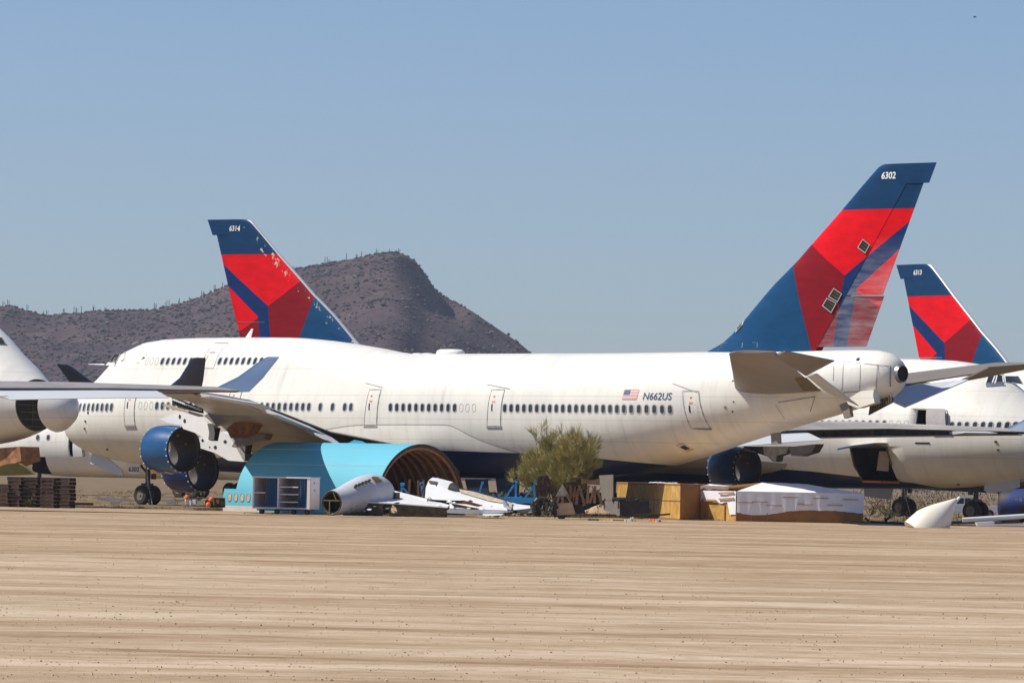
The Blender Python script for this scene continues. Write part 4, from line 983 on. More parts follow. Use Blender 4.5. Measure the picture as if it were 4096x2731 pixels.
def hill_pt(i, t):
    """t: 0 foot .. 1 ridge; beyond 1 the back slope"""
    T = TOPS[i]; d = T.z+4
    dist = 520+d*2.6
    if t <= 1:
        Y = T.y-dist*(1-t); h = T.z*(t**1.12); k = Y/T.y
        n1 = noise.noise(Vector((T.x*.012, Y*.004, 2.2)))*9+noise.noise(Vector((T.x*.04, Y*.015, 5.5)))*4.5+noise.noise(Vector((T.x*.12, Y*.05, 1.5)))*1.0
        px = cols[i]; Y += 190*sstep(1570, 1735, px)*sstep(.70, .97, t)*(1-.7*sstep(1750, 1900, px))
        w_ = math.sin(math.pi*min(1, t*1.0))**.8*min(1, d/40)
        return Vector((T.x*(.92+.08*t), Y, h+n1*w_-2*(1-t)))
    px = cols[i]; bk = 190*sstep(1570, 1735, px)*(1-.7*sstep(1750, 1900, px))
    return Vector((T.x, T.y+bk+(t-1)*dist, T.z*(1-(t-1)*1.2)-1))
for r_ in range(NR+6):
    t_ = r_/NR if r_ <= NR else 1+(r_-NR)*.16
    rows.append([hill_pt(i, t_) for i in range(len(cols))])
mb.rings(rows, 0, True, False, closed=False)
m, t, b = new_mat('rocky_slope'); oc = ocoord(t)
n1 = noise_n(t, oc, .012, 8, .68); n2 = noise_n(t, oc, .11, 6, .7)
c = ramp(t, n1, [(.33, (.056, .043, .052)), (.5, (.084, .062, .066)), (.66, (.122, .088, .080))])
c = mixc(t, 1.0, c, ramp(t, n2, [(.3, .62), (.7, 1.32)]), 'MULTIPLY')
t.links.new(c, b.inputs['Base Color']); b.inputs['Roughness'].default_value = .95; b.inputs['Specular IOR Level'].default_value = .05
bump(t, b, n2, .8, 2.5)
tag(mb.build('mountain', [m], fix=False, sharp=0), None, None, kind='structure')
# desert scrub and saguaros all over the slope: far too many to count
mb = MB()
def clump(mb, c, r_, h_, m=0):
    a = random.random()*6; n = 5; q = lambda: .75+.5*random.random()
    ring = [(c.x+r_*q()*math.cos(a+k*1.2566), c.y+r_*q()*math.sin(a+k*1.2566), c.z+h_*(.25+.3*random.random())) for k in range(n)]
    mb.add([(c.x, c.y, c.z-.3)]+ring+[(c.x+r_*.3*(random.random()-.5), c.y, c.z+h_*q())], [(0, k+1, (k+1) % n+1) for k in range(n)]+[(n+1, (k+1) % n+1, k+1) for k in range(n)], m)
for i in range(12500):
    u = random.uniform(40, 232); t_ = random.random()**.62; a = int(u); f_ = u-a
    p = hill_pt(a, t_).lerp(hill_pt(a+1, t_), f_)
    if noise.noise(Vector((p.x*.02, p.y*.02, 4))) < -.12 and random.random() < .6: continue
    r_ = random.uniform(.35, 1.0)*random.choice((.6, .8, 1, 1, 1.7)); clump(mb, p, r_, r_*random.uniform(.8, 1.3), random.choice((0, 0, 1, 2)))
for i in range(420):
    u = random.uniform(58, 190); a = int(u); p = hill_pt(a, 1.0).lerp(hill_pt(a+1, 1.0), u-a)
    r_ = random.uniform(.35, 1.0); clump(mb, p+Vector((0, random.uniform(-3, 1), -.3)), r_, r_*random.uniform(1.0, 1.5), random.choice((0, 1, 2)))
for i in range(70):
    u = random.uniform(58, 172); a = int(u); t_ = 1.0 if i < 45 else random.random()**.5; p = hill_pt(a, t_).lerp(hill_pt(a+1, t_), u-a); h_ = random.uniform(1.8, 3.6)
    mb.tube([p-Vector((0, 0, .5)), p+Vector((0, 0, h_))], .17, 5, 1)
    if random.random() < .5: mb.tube([p+Vector((0, 0, h_*.45)), p+Vector((.8, 0, h_*.5)), p+Vector((.85, 0, h_*.8))], .13, 5, 1)
tag(mb.build('mountain_scrub', [simple('olive_scrub', (.056, .052, .046), .95, var=.3, scale=.05), simple('dark_scrub', (.042, .041, .042), .95, var=.3, scale=.05), simple('dry_scrub', (.086, .070, .064), .95, var=.3, scale=.05)], fix=False, sharp=0), None, None, kind='stuff')
# ================================================================== dry grass and far brush
mb = MB()
def tuft(mb, x, y, h, n, spread, m):
    z = ground_z(x, y)
    for k in range(n):
        a = random.random()*6.283; dx, dy = math.cos(a)*spread*random.random(), math.sin(a)*spread*random.random(); hh = h*random.uniform(.5, 1.1); l = random.uniform(-.4, .4)*hh
        mb.add([(x+dx-.012, y+dy, z-.02), (x+dx+.018, y+dy, z-.02), (x+dx+l, y+dy+l*.3, z+hh)], [(0, 1, 2)], m)
for i in range(5200):
    px = random.uniform(-150, 4250); x0 = (px-2048)/F
    if random.random() < .55: Y = edge_y(x0*287)+random.uniform(-.8, 5)**1.0
    else: Y = random.uniform(290, 520)
    x = x0*Y
    d_ = noise.noise(Vector((x*.3, Y*.15, 6)))
    if d_ < -.05: continue
    left = px < 1000
    tuft(mb, x, Y, random.uniform(.08, .26)*(1.2 if Y > 300 else .8), 9, .3, random.choice((0, 0, 1)) if left else random.choice((0, 1, 2)))
tag(mb.build('dry_grass', [simple('straw_grass', (.36, .25, .085), .9, var=.25, scale=1), simple('pale_grass', (.30, .24, .12), .9, var=.25, scale=1), simple('green_weed', (.10, .115, .035), .9, var=.25, scale=1)], fix=False, sharp=0), None, None, kind='stuff')
def brush(name, label, cat, px, py, Y, w_, h_, cols, n=900, group=None, dens=1.0):
    base = at(px, py, Y); z0 = ground_z(base.x, Y); e = empty(name, label, cat, (base.x, Y, z0), 0, group)
    mb = MB()
    for k in range(7):
        a = random.random()*6.28; tip = Vector((math.cos(a)*w_*.35, math.sin(a)*w_*.3, h_*random.uniform(.5, .85)))
        mb.tube([(0, 0, -.05), tip*.5+Vector((.05, 0, .1)), tip], [.05, .035, .012], 5)
    mb.build('stems', ['timber'], e)
    mb = MB()
    for i in range(n):
        a = random.random()*6.28; rr_ = math.sqrt(random.random()); hz = random.random()
        env = math.sin(math.pi*min(1, .18+hz*.78))**.7; p = Vector((math.cos(a)*rr_*w_*.5*env, math.sin(a)*rr_*w_*.4*env, h_*(.06+.94*hz)))
        if noise.noise(p*1.4+Vector((px, 0, 0))) < -.12*dens: continue
        d = Vector((random.gauss(0, 1), random.gauss(0, 1), random.gauss(.4, 1))).normalized()*random.uniform(.10, .26); q = Vector((-d.z, d.x, d.y)).normalized()*.035
        mb.add([p-q, p+q, p+d+q*.3, p+d-q*.3], [(0, 1, 2, 3)], random.choice((0, 0, 1)))
    mb.build('foliage', cols, e, fix=False, sharp=0); return e
M['leaf1'] = simple('olive_leaf', (.105, .095, .032), .8, var=.3, scale=2); M['leaf2'] = simple('dark_leaf', (.055, .055, .022), .8, var=.3, scale=2)
M['leafdry'] = simple('dry_twig_brown', (.115, .078, .048), .9, var=.3, scale=2); M['leafgrn'] = simple('green_leaf', (.10, .13, .03), .8, var=.3, scale=2)
for px, w_, h_, c, lb in ((3480, 3.4, 2.0, ('leafdry', 'leaf2'), 'brown leafless brush behind the right end of the covered crate'), (3545, 3.6, 1.8, ('leafdry', 'leaf1'), 'low brown brush left of the dark nose wheels'),
        (3720, 3.8, 2.3, ('leafdry', 'leaf2'), 'brown brush behind the cream cone, just right of the dark wheels'), (3790, 3.4, 2.2, ('leaf2', 'leafdry'), 'dark brush behind the tip of the cream cone'),
        (3965, 3.0, 2.0, ('leafdry', 'leaf1'), 'sparse dry brush right of the white pickup'), (3575, 1.5, .8, ('leafgrn', 'leaf1'), 'small green bush beside the dark nose wheels'), (3700, 1.2, .6, ('leafgrn', 'leaf1'), 'tiny green weed clump left of the cream cone'),
        (3640, 3.6, 2.1, ('leafdry', 'leaf2'), 'brown brush right behind the dark wheel strut')):
    brush('brush', lb, 'bush', px, 2045, 436 if h_ > 1 else 410, w_*1.25, h_*1.2, c, 1000 if h_ > 1 else 600, 'desert brush beyond the right airliners')
brush('shrub', 'low grey green shrub behind the bright blue stand', 'bush', 1985, 2040, 279, 2.6, 1.25, ('leaf1', 'leaf2'), 1100)
brush('shrub', 'tiny dark weed at the foot of the dark pallets', 'bush', 118, 2015, 283, .7, .5, ('leaf2', 'leaf1'), 260)
brush('shrub', 'leafy green shrub behind the wooden cradles', 'bush', 2240, 2050, 278.2, 4.6, 2.3, ('leafgrn', 'leaf1'), 1700)
# palo verde: several upswept limbs with wispy twigs
pt = at(2250, 2062, 277); e = empty('palo_verde_tree', 'wispy olive green desert tree in front of the white airliner belly', 'tree', (pt.x, 277, 0))
mt = MB(); mf = MB(); rnd = random.Random(5)
def limb(p, d, L, r_, lev):
    n = 4; pts = [p]; rs = [r_]; q = p.copy(); dd = d.copy()
    for k in range(n):
        dd = (dd+Vector((rnd.gauss(0, .16), rnd.gauss(0, .16), .10 if lev < 3 else .02))).normalized(); q = q+dd*L/n; pts.append(q.copy()); rs.append(r_*(1-.62*(k+1)/n))
    mt.tube(pts, rs, 5 if lev else 7, 0 if lev < 3 else 1, True, False)
    if lev == 4 or L < .28:
        for i in range(12):
            f = rnd.random(); k = min(int(f*n), n-1); a = pts[k].lerp(pts[k+1], f*n-k)
            v = (dd*.8+Vector((rnd.gauss(0, .42), rnd.gauss(0, .42), rnd.gauss(.30, .3)))).normalized()*rnd.uniform(.18, .50); s_ = Vector((v.z, rnd.uniform(-.1, .1), -v.x)).normalized()*rnd.uniform(.006, .013)
            mf.add([a-s_, a+s_, a+v+s_*.3, a+v-s_*.3], [(0, 1, 2, 3)], rnd.choice((0, 0, 0, 1)))
        return
    for i in range((5, 5, 4, 4)[lev]):
        f = .35+.65*(i+rnd.random())/((5, 5, 4, 4)[lev]); k = min(int(f*n), n-1); a = pts[k].lerp(pts[k+1], f*n-k)
        sd = Vector((rnd.gauss(0, 1), rnd.gauss(0, 1), rnd.gauss(.2, .45))).normalized()
        limb(a, (dd*.75+sd*.62).normalized(), L*rnd.uniform(.50, .74), r_*.52, lev+1)
for a, tilt, L in ((.2, .50, 2.2), (1.3, .4, 2.2), (2.4, .55, 2.0), (3.1, .62, 2.1), (4.1, .38, 2.3), (5.3, .5, 2.0), (0, .12, 2.4), (3.4, .95, 1.9), (3.0, 1.1, 1.8), (.1, .85, 1.7), (3.2, .3, 2.3)):
    limb(Vector((0, 0, -.05)), Vector((math.cos(a)*math.sin(tilt), math.sin(a)*math.sin(tilt), math.cos(tilt))), L, .075, 0)
mt.build('trunk', [simple('grey_green_bark', (.16, .135, .085), .85, var=.25, scale=3), simple('pale_twig', (.20, .17, .10), .85, var=.25, scale=3)], e, fix=False, sharp=0)
e.scale = (.90, .95, .99)
mf.build('crown', [simple('palo_verde_leaf', (.40, .34, .10), .8, var=.28, scale=1.2), simple('palo_verde_dark_leaf', (.26, .22, .07), .8, var=.28, scale=1.2)], e, fix=False, sharp=0)  # second leaf tone is darker, mixed in at random
# ================================================================== things lying along the edge of the sand field
class Thing:
    """collects parts of one thing round an Empty at its base; outlines are read at distance Y"""
    def __init__(s, name, label, cat, px, py, Y, group=None, z=None):
        p = at(px, py, Y); s.o = Vector((p.x, Y, ground_z(p.x, Y) if z is None else z)); s.Y = Y
        s.e = empty(name, label, cat, s.o, 0, group)
    def p(s, px, py, Y=None): return at(px, py, s.Y if Y is None else Y)-s.o
    def part(s, name, mb, mats, parent=None, **k): return mb.build(name, mats, parent or s.e, **k)
def R4(x, y): return 880+x/3.267, 1720+y/3.267
def R5(x, y): return 1560+x/3.36, 1860+y/3.36
def R6(x, y): return 2050+x/3.36, 1690+y/3.36
def R7(x, y): return 2440+x/2.219, 1900+y/2.219
def R1(x, y): return 3400+x/3.379, 1880+y/3.379
def R3(x, y): return 480+x/2.8, 1500+y/2.8
T2 = Vector((math.cos(TH), -math.sin(TH), 0)); W2 = Vector((math.sin(TH), math.cos(TH), 0))
# ---- turquoise half shell
n0 = at(938, 2036, 285.5); n0.z = ground_z(n0.x, 285.5); RS = 3.35; LS = 11.05
sh = empty('fuselage_shell', 'turquoise upper half of a cut fuselage section standing on the ground', 'fuselage section', n0+W2*RS, -TH)
def arc(s_, r_, a0=-6, a1=186, n=44, sq=1.0):
    out = []
    for i in range(n+1):
        a = math.radians(a0+(a1-a0)*i/n); out.append((s_, -r_*math.cos(a), .40+r_*1.02*math.sin(a)*sq))
    return out
mb = MB(); mb.rings([arc(s_, RS) for s_ in lin(0, LS, 12)], 0, True, False, closed=False)
skin = mb.build('shell_skin', ['shelltq'], sh, fix=False, sharp=0)
mb = MB(); mb.rings([list(reversed(arc(s_, RS-.16))) for s_ in lin(0, LS, 12)], 0, True, False, closed=False)
for s_ in (0, LS): mb.rings([arc(s_, RS), arc(s_, RS-.16)], 1, False, False, closed=False)
mb.build('shell_lining', ['shellin', 'cove'], sh, fix=False, sharp=0)
for s_ in lin(.5, LS-.15, 16):
    mb = MB(); mb.rings([arc(s_-.05, RS-.17), arc(s_-.05, RS-.30), arc(s_+.05, RS-.30), arc(s_+.05, RS-.17)], 0, False, False, closed=False); mb.build('shell_frame', ['shellrib'], sh, fix=False, sharp=20)
mb = MB()
for a in (40, 62, 118, 140):
    q = math.radians(a); mb.bar((0, -(RS+.004)*math.cos(q), .40+(RS+.004)*1.02*math.sin(q)), (LS, -(RS+.004)*math.cos(q), .40+(RS+.004)*1.02*math.sin(q)), .018, .018)
mb.build('lap_joint', ['shellgrey'], skin)
# low window belt left standing at the near corner
def near(s_, z, off=0.0): 
    a = math.asin(max(-1, min(1, (z-.40)/(RS*1.02)))); return Vector((s_, -(RS+off)*math.cos(a), z))
mb = MB()
rows = [[near(s_, z, .012) for s_ in lin(-.95, 2.4, 6)] for z in (-.02, .3, .31, .6, .9, 1.22)]
mb.rings(rows[:3], 1, False, False, closed=False); mb.rings(rows[2:], 0, True, False, closed=False)
belt = mb.build('window_belt', ['shelltq', 'shellgrey'], sh, fix=False, sharp=30)
for s_ in lin(-.42, 2.1, 5):
    mb = MB(); mb.add([near(a, b, .025) for a, b in rrect(s_, .76, .26, .40)], [tuple(range(20))], 0); strip_ = [near(a, b, .03) for a, b in rrect(s_, .76, .29, .43)]
    for a, b in zip(strip_, strip_[1:]+strip_[:1]): mb.bar(a, b, .02, .012, 1)
    mb.build('window', ['shellgrey' if False else 'trash', 'line'], belt, fix=False, sharp=0)
mb = MB(); mb.add([(5.3, 0, RS*1.02+.39), (6.6, .2, RS*1.02+.39), (6.3, .1, RS*1.02+.52), (5.75, .05, RS*1.02+.58)], [(0, 1, 2, 3)]); mb.build('torn_roof_flap', ['shelltq'], sh, fix=False)
# ---- galley unit on a trolley
q = at(1238, 2026, 272); q.z = ground_z(q.x, 272); gy = empty('galley_unit', 'pinkish white galley cabinet with open shelves and blue curtains on small wheels', 'galley cabinet', q, -math.radians(20))
GW, GD, GH = 3.2, 1.35, 1.66; zb = .28   # near right front corner is the origin, front runs to -x
mb = MB()
mb.box((-GW/2, GD/2, zb+.04), (GW, GD, .08)); mb.box((-GW/2, GD/2, zb+GH-.03), (GW+.04, GD+.04, .07)); mb.box((-GW/2, GD-.02, zb+GH/2), (GW-.01, .04, GH-.16), None, 1)
for x in (-GW+.035, -1.78, -.08): mb.box((x, GD/2, zb+GH/2), (.085 if x != -.08 else .16, GD-.002, GH-.15))
body = mb.build('cabinet_body', ['galley', 'galleyin'], gy)
for x0, x1, zz in ((-GW+.08, -2.52, .82), (-1.73, -.68, .36), (-1.73, -.68, .76), (-1.73, -.68, 1.14)):
    mb = MB(); mb.box(((x0+x1)/2, GD*.48, zb+zz), (x1-x0, GD*.9, .055)); mb.build('shelf', ['galley'], body)
for x0, x1 in ((-2.48, -1.86), (-.66, -.18)):
    mb = MB(); R = []
    for zz in lin(zb+.10, zb+GH-.08, 6): R.append([(x0+(x1-x0)*i/24, .06+.055*math.sin(i*1.35+zz)+.02*math.sin(i*2.9), zz) for i in range(25)])
    mb.rings(R, 0, True, False, closed=False); mb.build('curtain', ['curtain'], gy, fix=False, sharp=0)
mb = MB()
for k in range(5):
    mb.box((.012, GD*.48, zb+.14+k*.3+.13), (.03, GD*.86, .27))
dw = mb.build('drawer_front', ['galley'], gy); 
mb = MB(); mb.box((.035, GD*.4, zb+1.38), (.02, .12, .10)); mb.build('drawer_latch', ['line'], gy)
mb = MB(); mb.box((.035, GD*.42, zb+.98), (.02, .14, .07)); mb.build('drawer_label', ['tred'], gy)
mb = MB(); mb.box((-GW/2, GD/2, zb-.06), (GW*.9, GD*.7, .08)); mb.build('trolley_frame', ['timber'], gy)
for x in (-2.75, -1.9, -.95, -.2): wheel((x, .2, .13), (0, 1, 0), .14, .12, gy)
# ---- grey tapered tail section lying on its side
q = at(1326, 2040, 271); q.z = ground_z(q.x, 271); tc = empty('tail_section', 'weathered grey tapered tail section with dark open end', 'aircraft tail section', q, math.radians(56))
def ell(s_, rr_, zc, n=32, sq=1.0): return [(s_, -rr_*math.cos(k*2*math.pi/n), zc+rr_*sq*math.sin(k*2*math.pi/n)) for k in range(n)]
prof_ = [(0, .64, .66), (.8, .71, .76), (1.7, .84, .95), (2.6, .96, 1.10), (3.4, 1.02, 1.17), (4.0, .97, 1.17), (4.5, .80, 1.15), (4.75, .42, 1.12), (4.8, .03, 1.1)]
mb = MB(); mb.rings([ell(*a) for a in prof_], 0, True, False); skin_ = mb.build('tail_skin', ['scrapgrey'], tc, fix=False, sharp=0)
mb = MB(); mb.rings([ell(0, .645, .66), ell(-.03, .60, .66), ell(.05, .53, .66)], 0, False, False); mb.rings([ell(.05, .53, .66), ell(.7, .52, .68), ell(.72, .02, .68)], 1, True, False)
mb.bar((0, -.5, .78), (0, .5, .78), .05, .05, 2); mb.bar((0, .12, .14), (0, .12, .76), .06, .05, 2); mb.bar((0, -.3, .8), (0, -.1, 1.2), .05, .05, 2)
mb.build('open_frame_end', ['olive', 'dark', 'primer'], tc, fix=False)
mb = MB()
for i in range(5): 
    s_ = 1.35+i*.26; r_ = .64+.125*s_+.02; a = math.radians(50); zc = .66+.17*s_
    c = Vector((s_, -r_*math.cos(a), zc+r_*math.sin(a))); mb.box(c, (.20, .06, .24), Matrix.Rotation(.55, 3, 'X'))
mb.build('slot_opening', ['olive'], skin_)
mb = MB(); o = []
for k in range(16):
    a = k*math.pi/8; s_ = 3.05+.42*math.cos(a); an = math.radians(50)+.22*math.sin(a); r_ = 1.04; o.append((s_, -r_*math.cos(an), 1.14+r_*math.sin(an)))
mb.add(o, [tuple(range(16))]); mb.build('primer_patch', ['primer'], skin_, fix=False, sharp=0)
mb = MB(); mb.box((4.5, -.75, .9), (.35, .5, .7)); mb.box((4.4, -.7, .5), (.2, .6, .4)); mb.build('torn_bracket', ['cove'], tc)
# ---- flat wing skins and scrap fairing
t_ = Thing('wing_panel', 'flat white wing skin panel with dark cut edge lying beside the grey tail section', 'wing panel', 1560, 2045, 273)
top = [t_.p(*R4(1572, 917), 272.5), t_.p(*R4(2352, 955), 272.0), t_.p(*R5(770, 560), 271.6), t_.p(*R5(800, 530), 273.2), t_.p(*R5(460, 440), 275.5), t_.p(*R4(2262, 782), 277)]
mb = MB(); mb.prism(top, (0, 0, -.05), 0); sk = t_.part('panel_skin', mb, ['scrapwhite'])
def drop(v, z): return Vector((v.x, v.y+.06, z))
e_ = [top[0]+Vector((.15, .1, -.05)), top[1]+Vector((-.9, .1, -.05))]
mb = MB(); mb.hull8([drop(e_[0], .02), drop(e_[1], .02), drop(e_[1], .02)+Vector((0, .4, 0)), drop(e_[0], .02)+Vector((0, .4, 0))], [e_[0], e_[1], e_[1]+Vector((0, .4, 0)), e_[0]+Vector((0, .4, 0))]); t_.part('spar_web', mb, ['cove'])
f_ = [top[1]+Vector((-.55, .1, -.05)), top[2]+Vector((0, .1, -.06))]
mb = MB(); mb.hull8([drop(f_[0], .0), drop(f_[1], .0), drop(f_[1], .0)+Vector((0, .4, 0)), drop(f_[0], .0)+Vector((0, .4, 0))], [f_[0], f_[1], f_[1]+Vector((0, .4, 0)), f_[0]+Vector((0, .4, 0))]); t_.part('spar_edge', mb, ['olive'])
mb = MB(); g_ = [t_.p(*R4(x, y), 272.3)+Vector((0, -.02, .012)) for x, y in ((1800, 905), (1900, 890), (1990, 905), (1900, 925))]; mb.add(g_, [(0, 1, 2, 3)]); t_.part('bare_patch', mb, ['scrapgrey'], fix=False)
mb = MB(); mb.tube([t_.p(*R5(500, 490), 272.4), t_.p(*R5(505, 445), 272.4), t_.p(*R5(540, 428), 272.4), t_.p(*R5(572, 480), 272.4)], .022, 6); t_.part('wire_loop', mb, ['steel'])
rnd = random.Random(31)
def shards(t_, n, x0, x1, y0, y1, Zf, Ya, Yb, mts):
    for k in range(n):
        x, y = rnd.uniform(x0, x1), rnd.uniform(y0, y1); a = rnd.uniform(-.5, .5); L, h = rnd.uniform(25, 80), rnd.uniform(5, 16); Y = rnd.uniform(Ya, Yb)
        pts = [(x, y), (x+L*.5, y-h*rnd.uniform(.6, 1.6)+a*20), (x+L, y+a*30), (x+L*.7, y+h), (x+L*.2, y+h*.7)]
        mb = MB(); mb.prism([t_.p(*Zf(*q_), Y+.25*(y-q_[1])/10) for q_ in pts], (0, .04, .02)); t_.part('torn_strip', mb, [rnd.choice(mts)])
shards(t_, 12, 1600, 2300, 930, 1060, R4, 271.2, 272.0, ('scrapgrey', 'scrapwhite', 'olive', 'trash', 'black'))
t_ = Thing('scrap_fairing', 'white fin shaped scrap fairing with black round cutout leaning low', 'scrap fairing', 1850, 2050, 273.5)
LN = lambda x, y, dy=0: t_.p(*R5(x, y), 272.6+(620-y)/300*2.6+dy)
mb = MB(); mb.prism([LN(*q) for q in ((470, 440), (480, 300), (520, 200), (570, 162), (640, 170), (850, 225), (785, 310), (940, 360), (1320, 475), (1530, 500), (1570, 600), (1480, 610), (1000, 470), (780, 470), (590, 460))], (0, .55, 0)); bd = t_.part('fairing_skin', mb, ['scrapwhite'])
mb = MB(); mb.prism([LN(*q, -.15) for q in ((775, 312), (800, 250), (850, 222), (900, 250), (925, 300), (935, 345), (860, 335))], (0, .3, 0)); t_.part('round_cutout', mb, ['black'])
mb = MB(); mb.prism([LN(*q, -.12) for q in ((515, 200), (640, 218), (615, 275), (605, 250), (530, 240))], (0, .06, 0)); t_.part('skin_hole', mb, ['cove'])
mb = MB(); mb.prism([LN(*q, -.12) for q in ((930, 315), (1050, 330), (1640, 500), (1640, 560), (1560, 600), (1530, 505), (1330, 475), (945, 362))], (0, .5, 0)); t_.part('torn_edge_strip', mb, ['trash'])
mb = MB(); mb.tube([LN(930, 312, -.15), LN(1150, 350, -.15), LN(1640, 495, -.15)], .03, 5); t_.part('edge_trim', mb, ['black'])
mb = MB(); mb.tube([t_.p(*R5(412, 410), 273.2), t_.p(*R5(440, 330), 273.2), t_.p(*R5(480, 265), 273.2)], .035, 5); t_.part('strut_rod', mb, ['black'])
mb = MB(); mb.tube([LN(1545, 500, -.2), LN(1560, 560, -.2), LN(1640, 600, -.2)], [.12, .14, .10], 8); t_.part('bent_metal_lip', mb, ['metal'])
shards(t_, 14, 520, 1500, 440, 600, R5, 271.3, 272.3, ('scrapgrey', 'scrapwhite', 'black', 'trash', 'scrapwhite'))
t_ = Thing('scrap_plate', 'low white scrap plate with rusty opening in front of the white fairing', 'scrap plate', 1890, 2054, 271.4)
mb = MB(); mb.prism([t_.p(*R5(760, 612)), t_.p(*R5(790, 585)), t_.p(*R5(1200, 600)), t_.p(*R5(1560, 612)), t_.p(*R5(1660, 622)), t_.p(*R5(1500, 640)), t_.p(*R5(1000, 650)), t_.p(*R5(770, 640))], (0, .5, 0)); t_.part('plate_edge', mb, ['scrapwhite'])
a, b_, c_, d_ = t_.p(*R5(800, 575), 272), t_.p(*R5(1580, 605), 272), t_.p(*R5(1560, 560), 273.2), t_.p(*R5(800, 505), 273.2)
mb = MB(); mb.prism([a, b_, c_, d_], (0, 0, -.05)); t_.part('plate_top', mb, ['scrapwhite'])
mb = MB(); mb.prism([t_.p(*R5(*q), 272.2)+Vector((0, -.1, .02)) for q in ((965, 512), (1040, 488), (1250, 545), (1180, 560))], (0, .05, .02)); t_.part('rusty_opening', mb, ['rust'])
mb = MB(); mb.prism([t_.p(*R5(*q), 272.1)+Vector((0, -.12, .02)) for q in ((820, 520), (900, 530), (1200, 590), (1130, 596), (870, 570))], (0, .05, .02)); t_.part('dark_opening', mb, ['cove'])
def sheet(name, label, cat, pts, Zf, Y0, Y1, mt, th=.04):
    t_ = Thing(name, label, cat, *Zf(*pts[0]), (Y0+Y1)/2); lo, hi = max(q[1] for q in pts), min(q[1] for q in pts)
    mb = MB(); mb.prism([t_.p(*Zf(x, y), Y0+(Y1-Y0)*(lo-y)/(lo-hi+.01)) for x, y in pts], (0, th, 0)); t_.part('sheet_skin', mb, [mt]); return t_
sheet('scrap_sheet', 'thin pale torn sheet lying right of the white fairing near the blue stand', 'scrap sheet', ((1640, 500), (1720, 520), (1880, 540), (1890, 575), (1760, 590), (1660, 600)), R5, 272.0, 274.5, 'scrapwhite')
sheet('scrap_sheet', 'narrow dark scrap strip under the pale torn sheet', 'scrap sheet', ((1680, 600), (1880, 580), (1890, 628), (1720, 630)), R5, 271.8, 272.4, 'black')
sheet('scrap_sheet', 'small white torn sheet on the ground before the white scrap plate', 'scrap sheet', ((1180, 660), (1300, 645), (1540, 648), (1500, 668), (1290, 676)), R5, 270.8, 271.6, 'scrapwhite')
sheet('scrap_sheet', 'tan wedge of broken panel between the two dark panel edges', 'scrap sheet', ((2215, 1075), (2255, 975), (2300, 1010), (2320, 1080)), R4, 271.2, 271.8, 'dirt')
t_ = Thing('twig_pile', 'low pile of brown twigs and wire at the foot of the blue stand', 'twig pile', *R5(1780, 665), 270.9); rnd = random.Random(21)
for k in range(26):
    mb = MB(); a = (rnd.uniform(1640, 1900), rnd.uniform(632, 672)); mb.tube([t_.p(*R5(*a), 270.7+rnd.random()*.5), t_.p(*R5(a[0]+rnd.uniform(-50, 50), a[1]+rnd.uniform(-14, 10)), 270.7+rnd.random()*.5)], .02, 4); t_.part('twig', mb, [rnd.choice(('timber', 'darktimber', 'trash'))])
# ---- bright blue stands and the lumber posts behind
def barpx(t_, mb, a, b, w_, Zf, Ya=None, m=0): mb.bar(t_.p(*Zf(*a), Ya), t_.p(*Zf(*b), Ya), w_, w_, m)
t_ = Thing('engine_stand', 'bright blue steel engine stand with two upright braced arms', 'engine stand', 2075, 2030, 276)
mb = MB(); barpx(t_, mb, (1440, 440), (1750, 440), .13, R5); barpx(t_, mb, (1560, 470), (1940, 470), .30, R5); barpx(t_, mb, (1780, 450), (1945, 450), .10, R5); barpx(t_, mb, (1760, 410), (1740, 470), .12, R5); t_.part('base_frame', mb, ['cyan'])
for a, b, c in (((1690, 215), (1690, 425), ((1665, 262), (1560, 420))), ((1935, 225), (1945, 455), ((1925, 285), (1810, 440)))):
    mb = MB(); barpx(t_, mb, a, b, .11, R5); barpx(t_, mb, *c, .10, R5); mb.box(t_.p(*R5(a[0]-4, a[1]+5)), (.20, .14, .16)); up = t_.part('upright_arm', mb, ['cyan'])
    mb = MB(); mb.tube([t_.p(*R5(a[0]-22, a[1]+22), 275.85), t_.p(*R5(a[0]-22, a[1]+22), 276.05)], .06, 8); t_.part('arm_pin', mb, ['black'], up)
for x, y in ((1385, 395), (1470, 400)):
    mb = MB(); mb.hull8(*[[t_.p(*R5(x+dx, y+dy), 275.9+dz) for dx, dz in ((-16, 0), (16, 0), (16, .2), (-16, .2))] for dy in (28, -18)]); t_.part('foot_lug', mb, ['cyan'])
mb = MB(); barpx(t_, mb, (1895, 560), (1880, 640), .09, R5, 271.2); t_.part('screw_jack', mb, ['cyan'])
mb = MB(); mb.tube([t_.p(*R5(1760, 400), 277), t_.p(*R5(1930, 400), 277)], .17, 10); t_.part('support_roller', mb, ['black'])
t_ = Thing('engine_stand', 'small bright blue braced stand before the dark end of the turquoise shell', 'engine stand', 1615, 1985, 277.5)
mb = MB(); barpx(t_, mb, (160, 250), (155, 360), .10, R5); barpx(t_, mb, (160, 285), (240, 375), .10, R5); mb.box(t_.p(*R5(168, 252)), (.22, .12, .16)); t_.part('braced_arm', mb, ['cyan'])
t_ = Thing('engine_stand', 'single bright blue upright arm beside the white fairing', 'engine stand', 1690, 1990, 277.0)
mb = MB(); barpx(t_, mb, (425, 245), (432, 425), .12, R5); mb.box(t_.p(*R5(425, 250)), (.20, .12, .18)); barpx(t_, mb, (445, 300), (425, 430), .07, R5); t_.part('upright_arm', mb, ['cyan'])
t_ = Thing('engine_stand', 'slanting bright blue strut rising alone behind the white fairing', 'engine stand', 1915, 1980, 276.5)
mb = MB(); barpx(t_, mb, (1240, 235), (1185, 420), .10, R5); mb.box(t_.p(*R5(1242, 235)), (.14, .12, .14)); t_.part('slanting_strut', mb, ['cyan'])
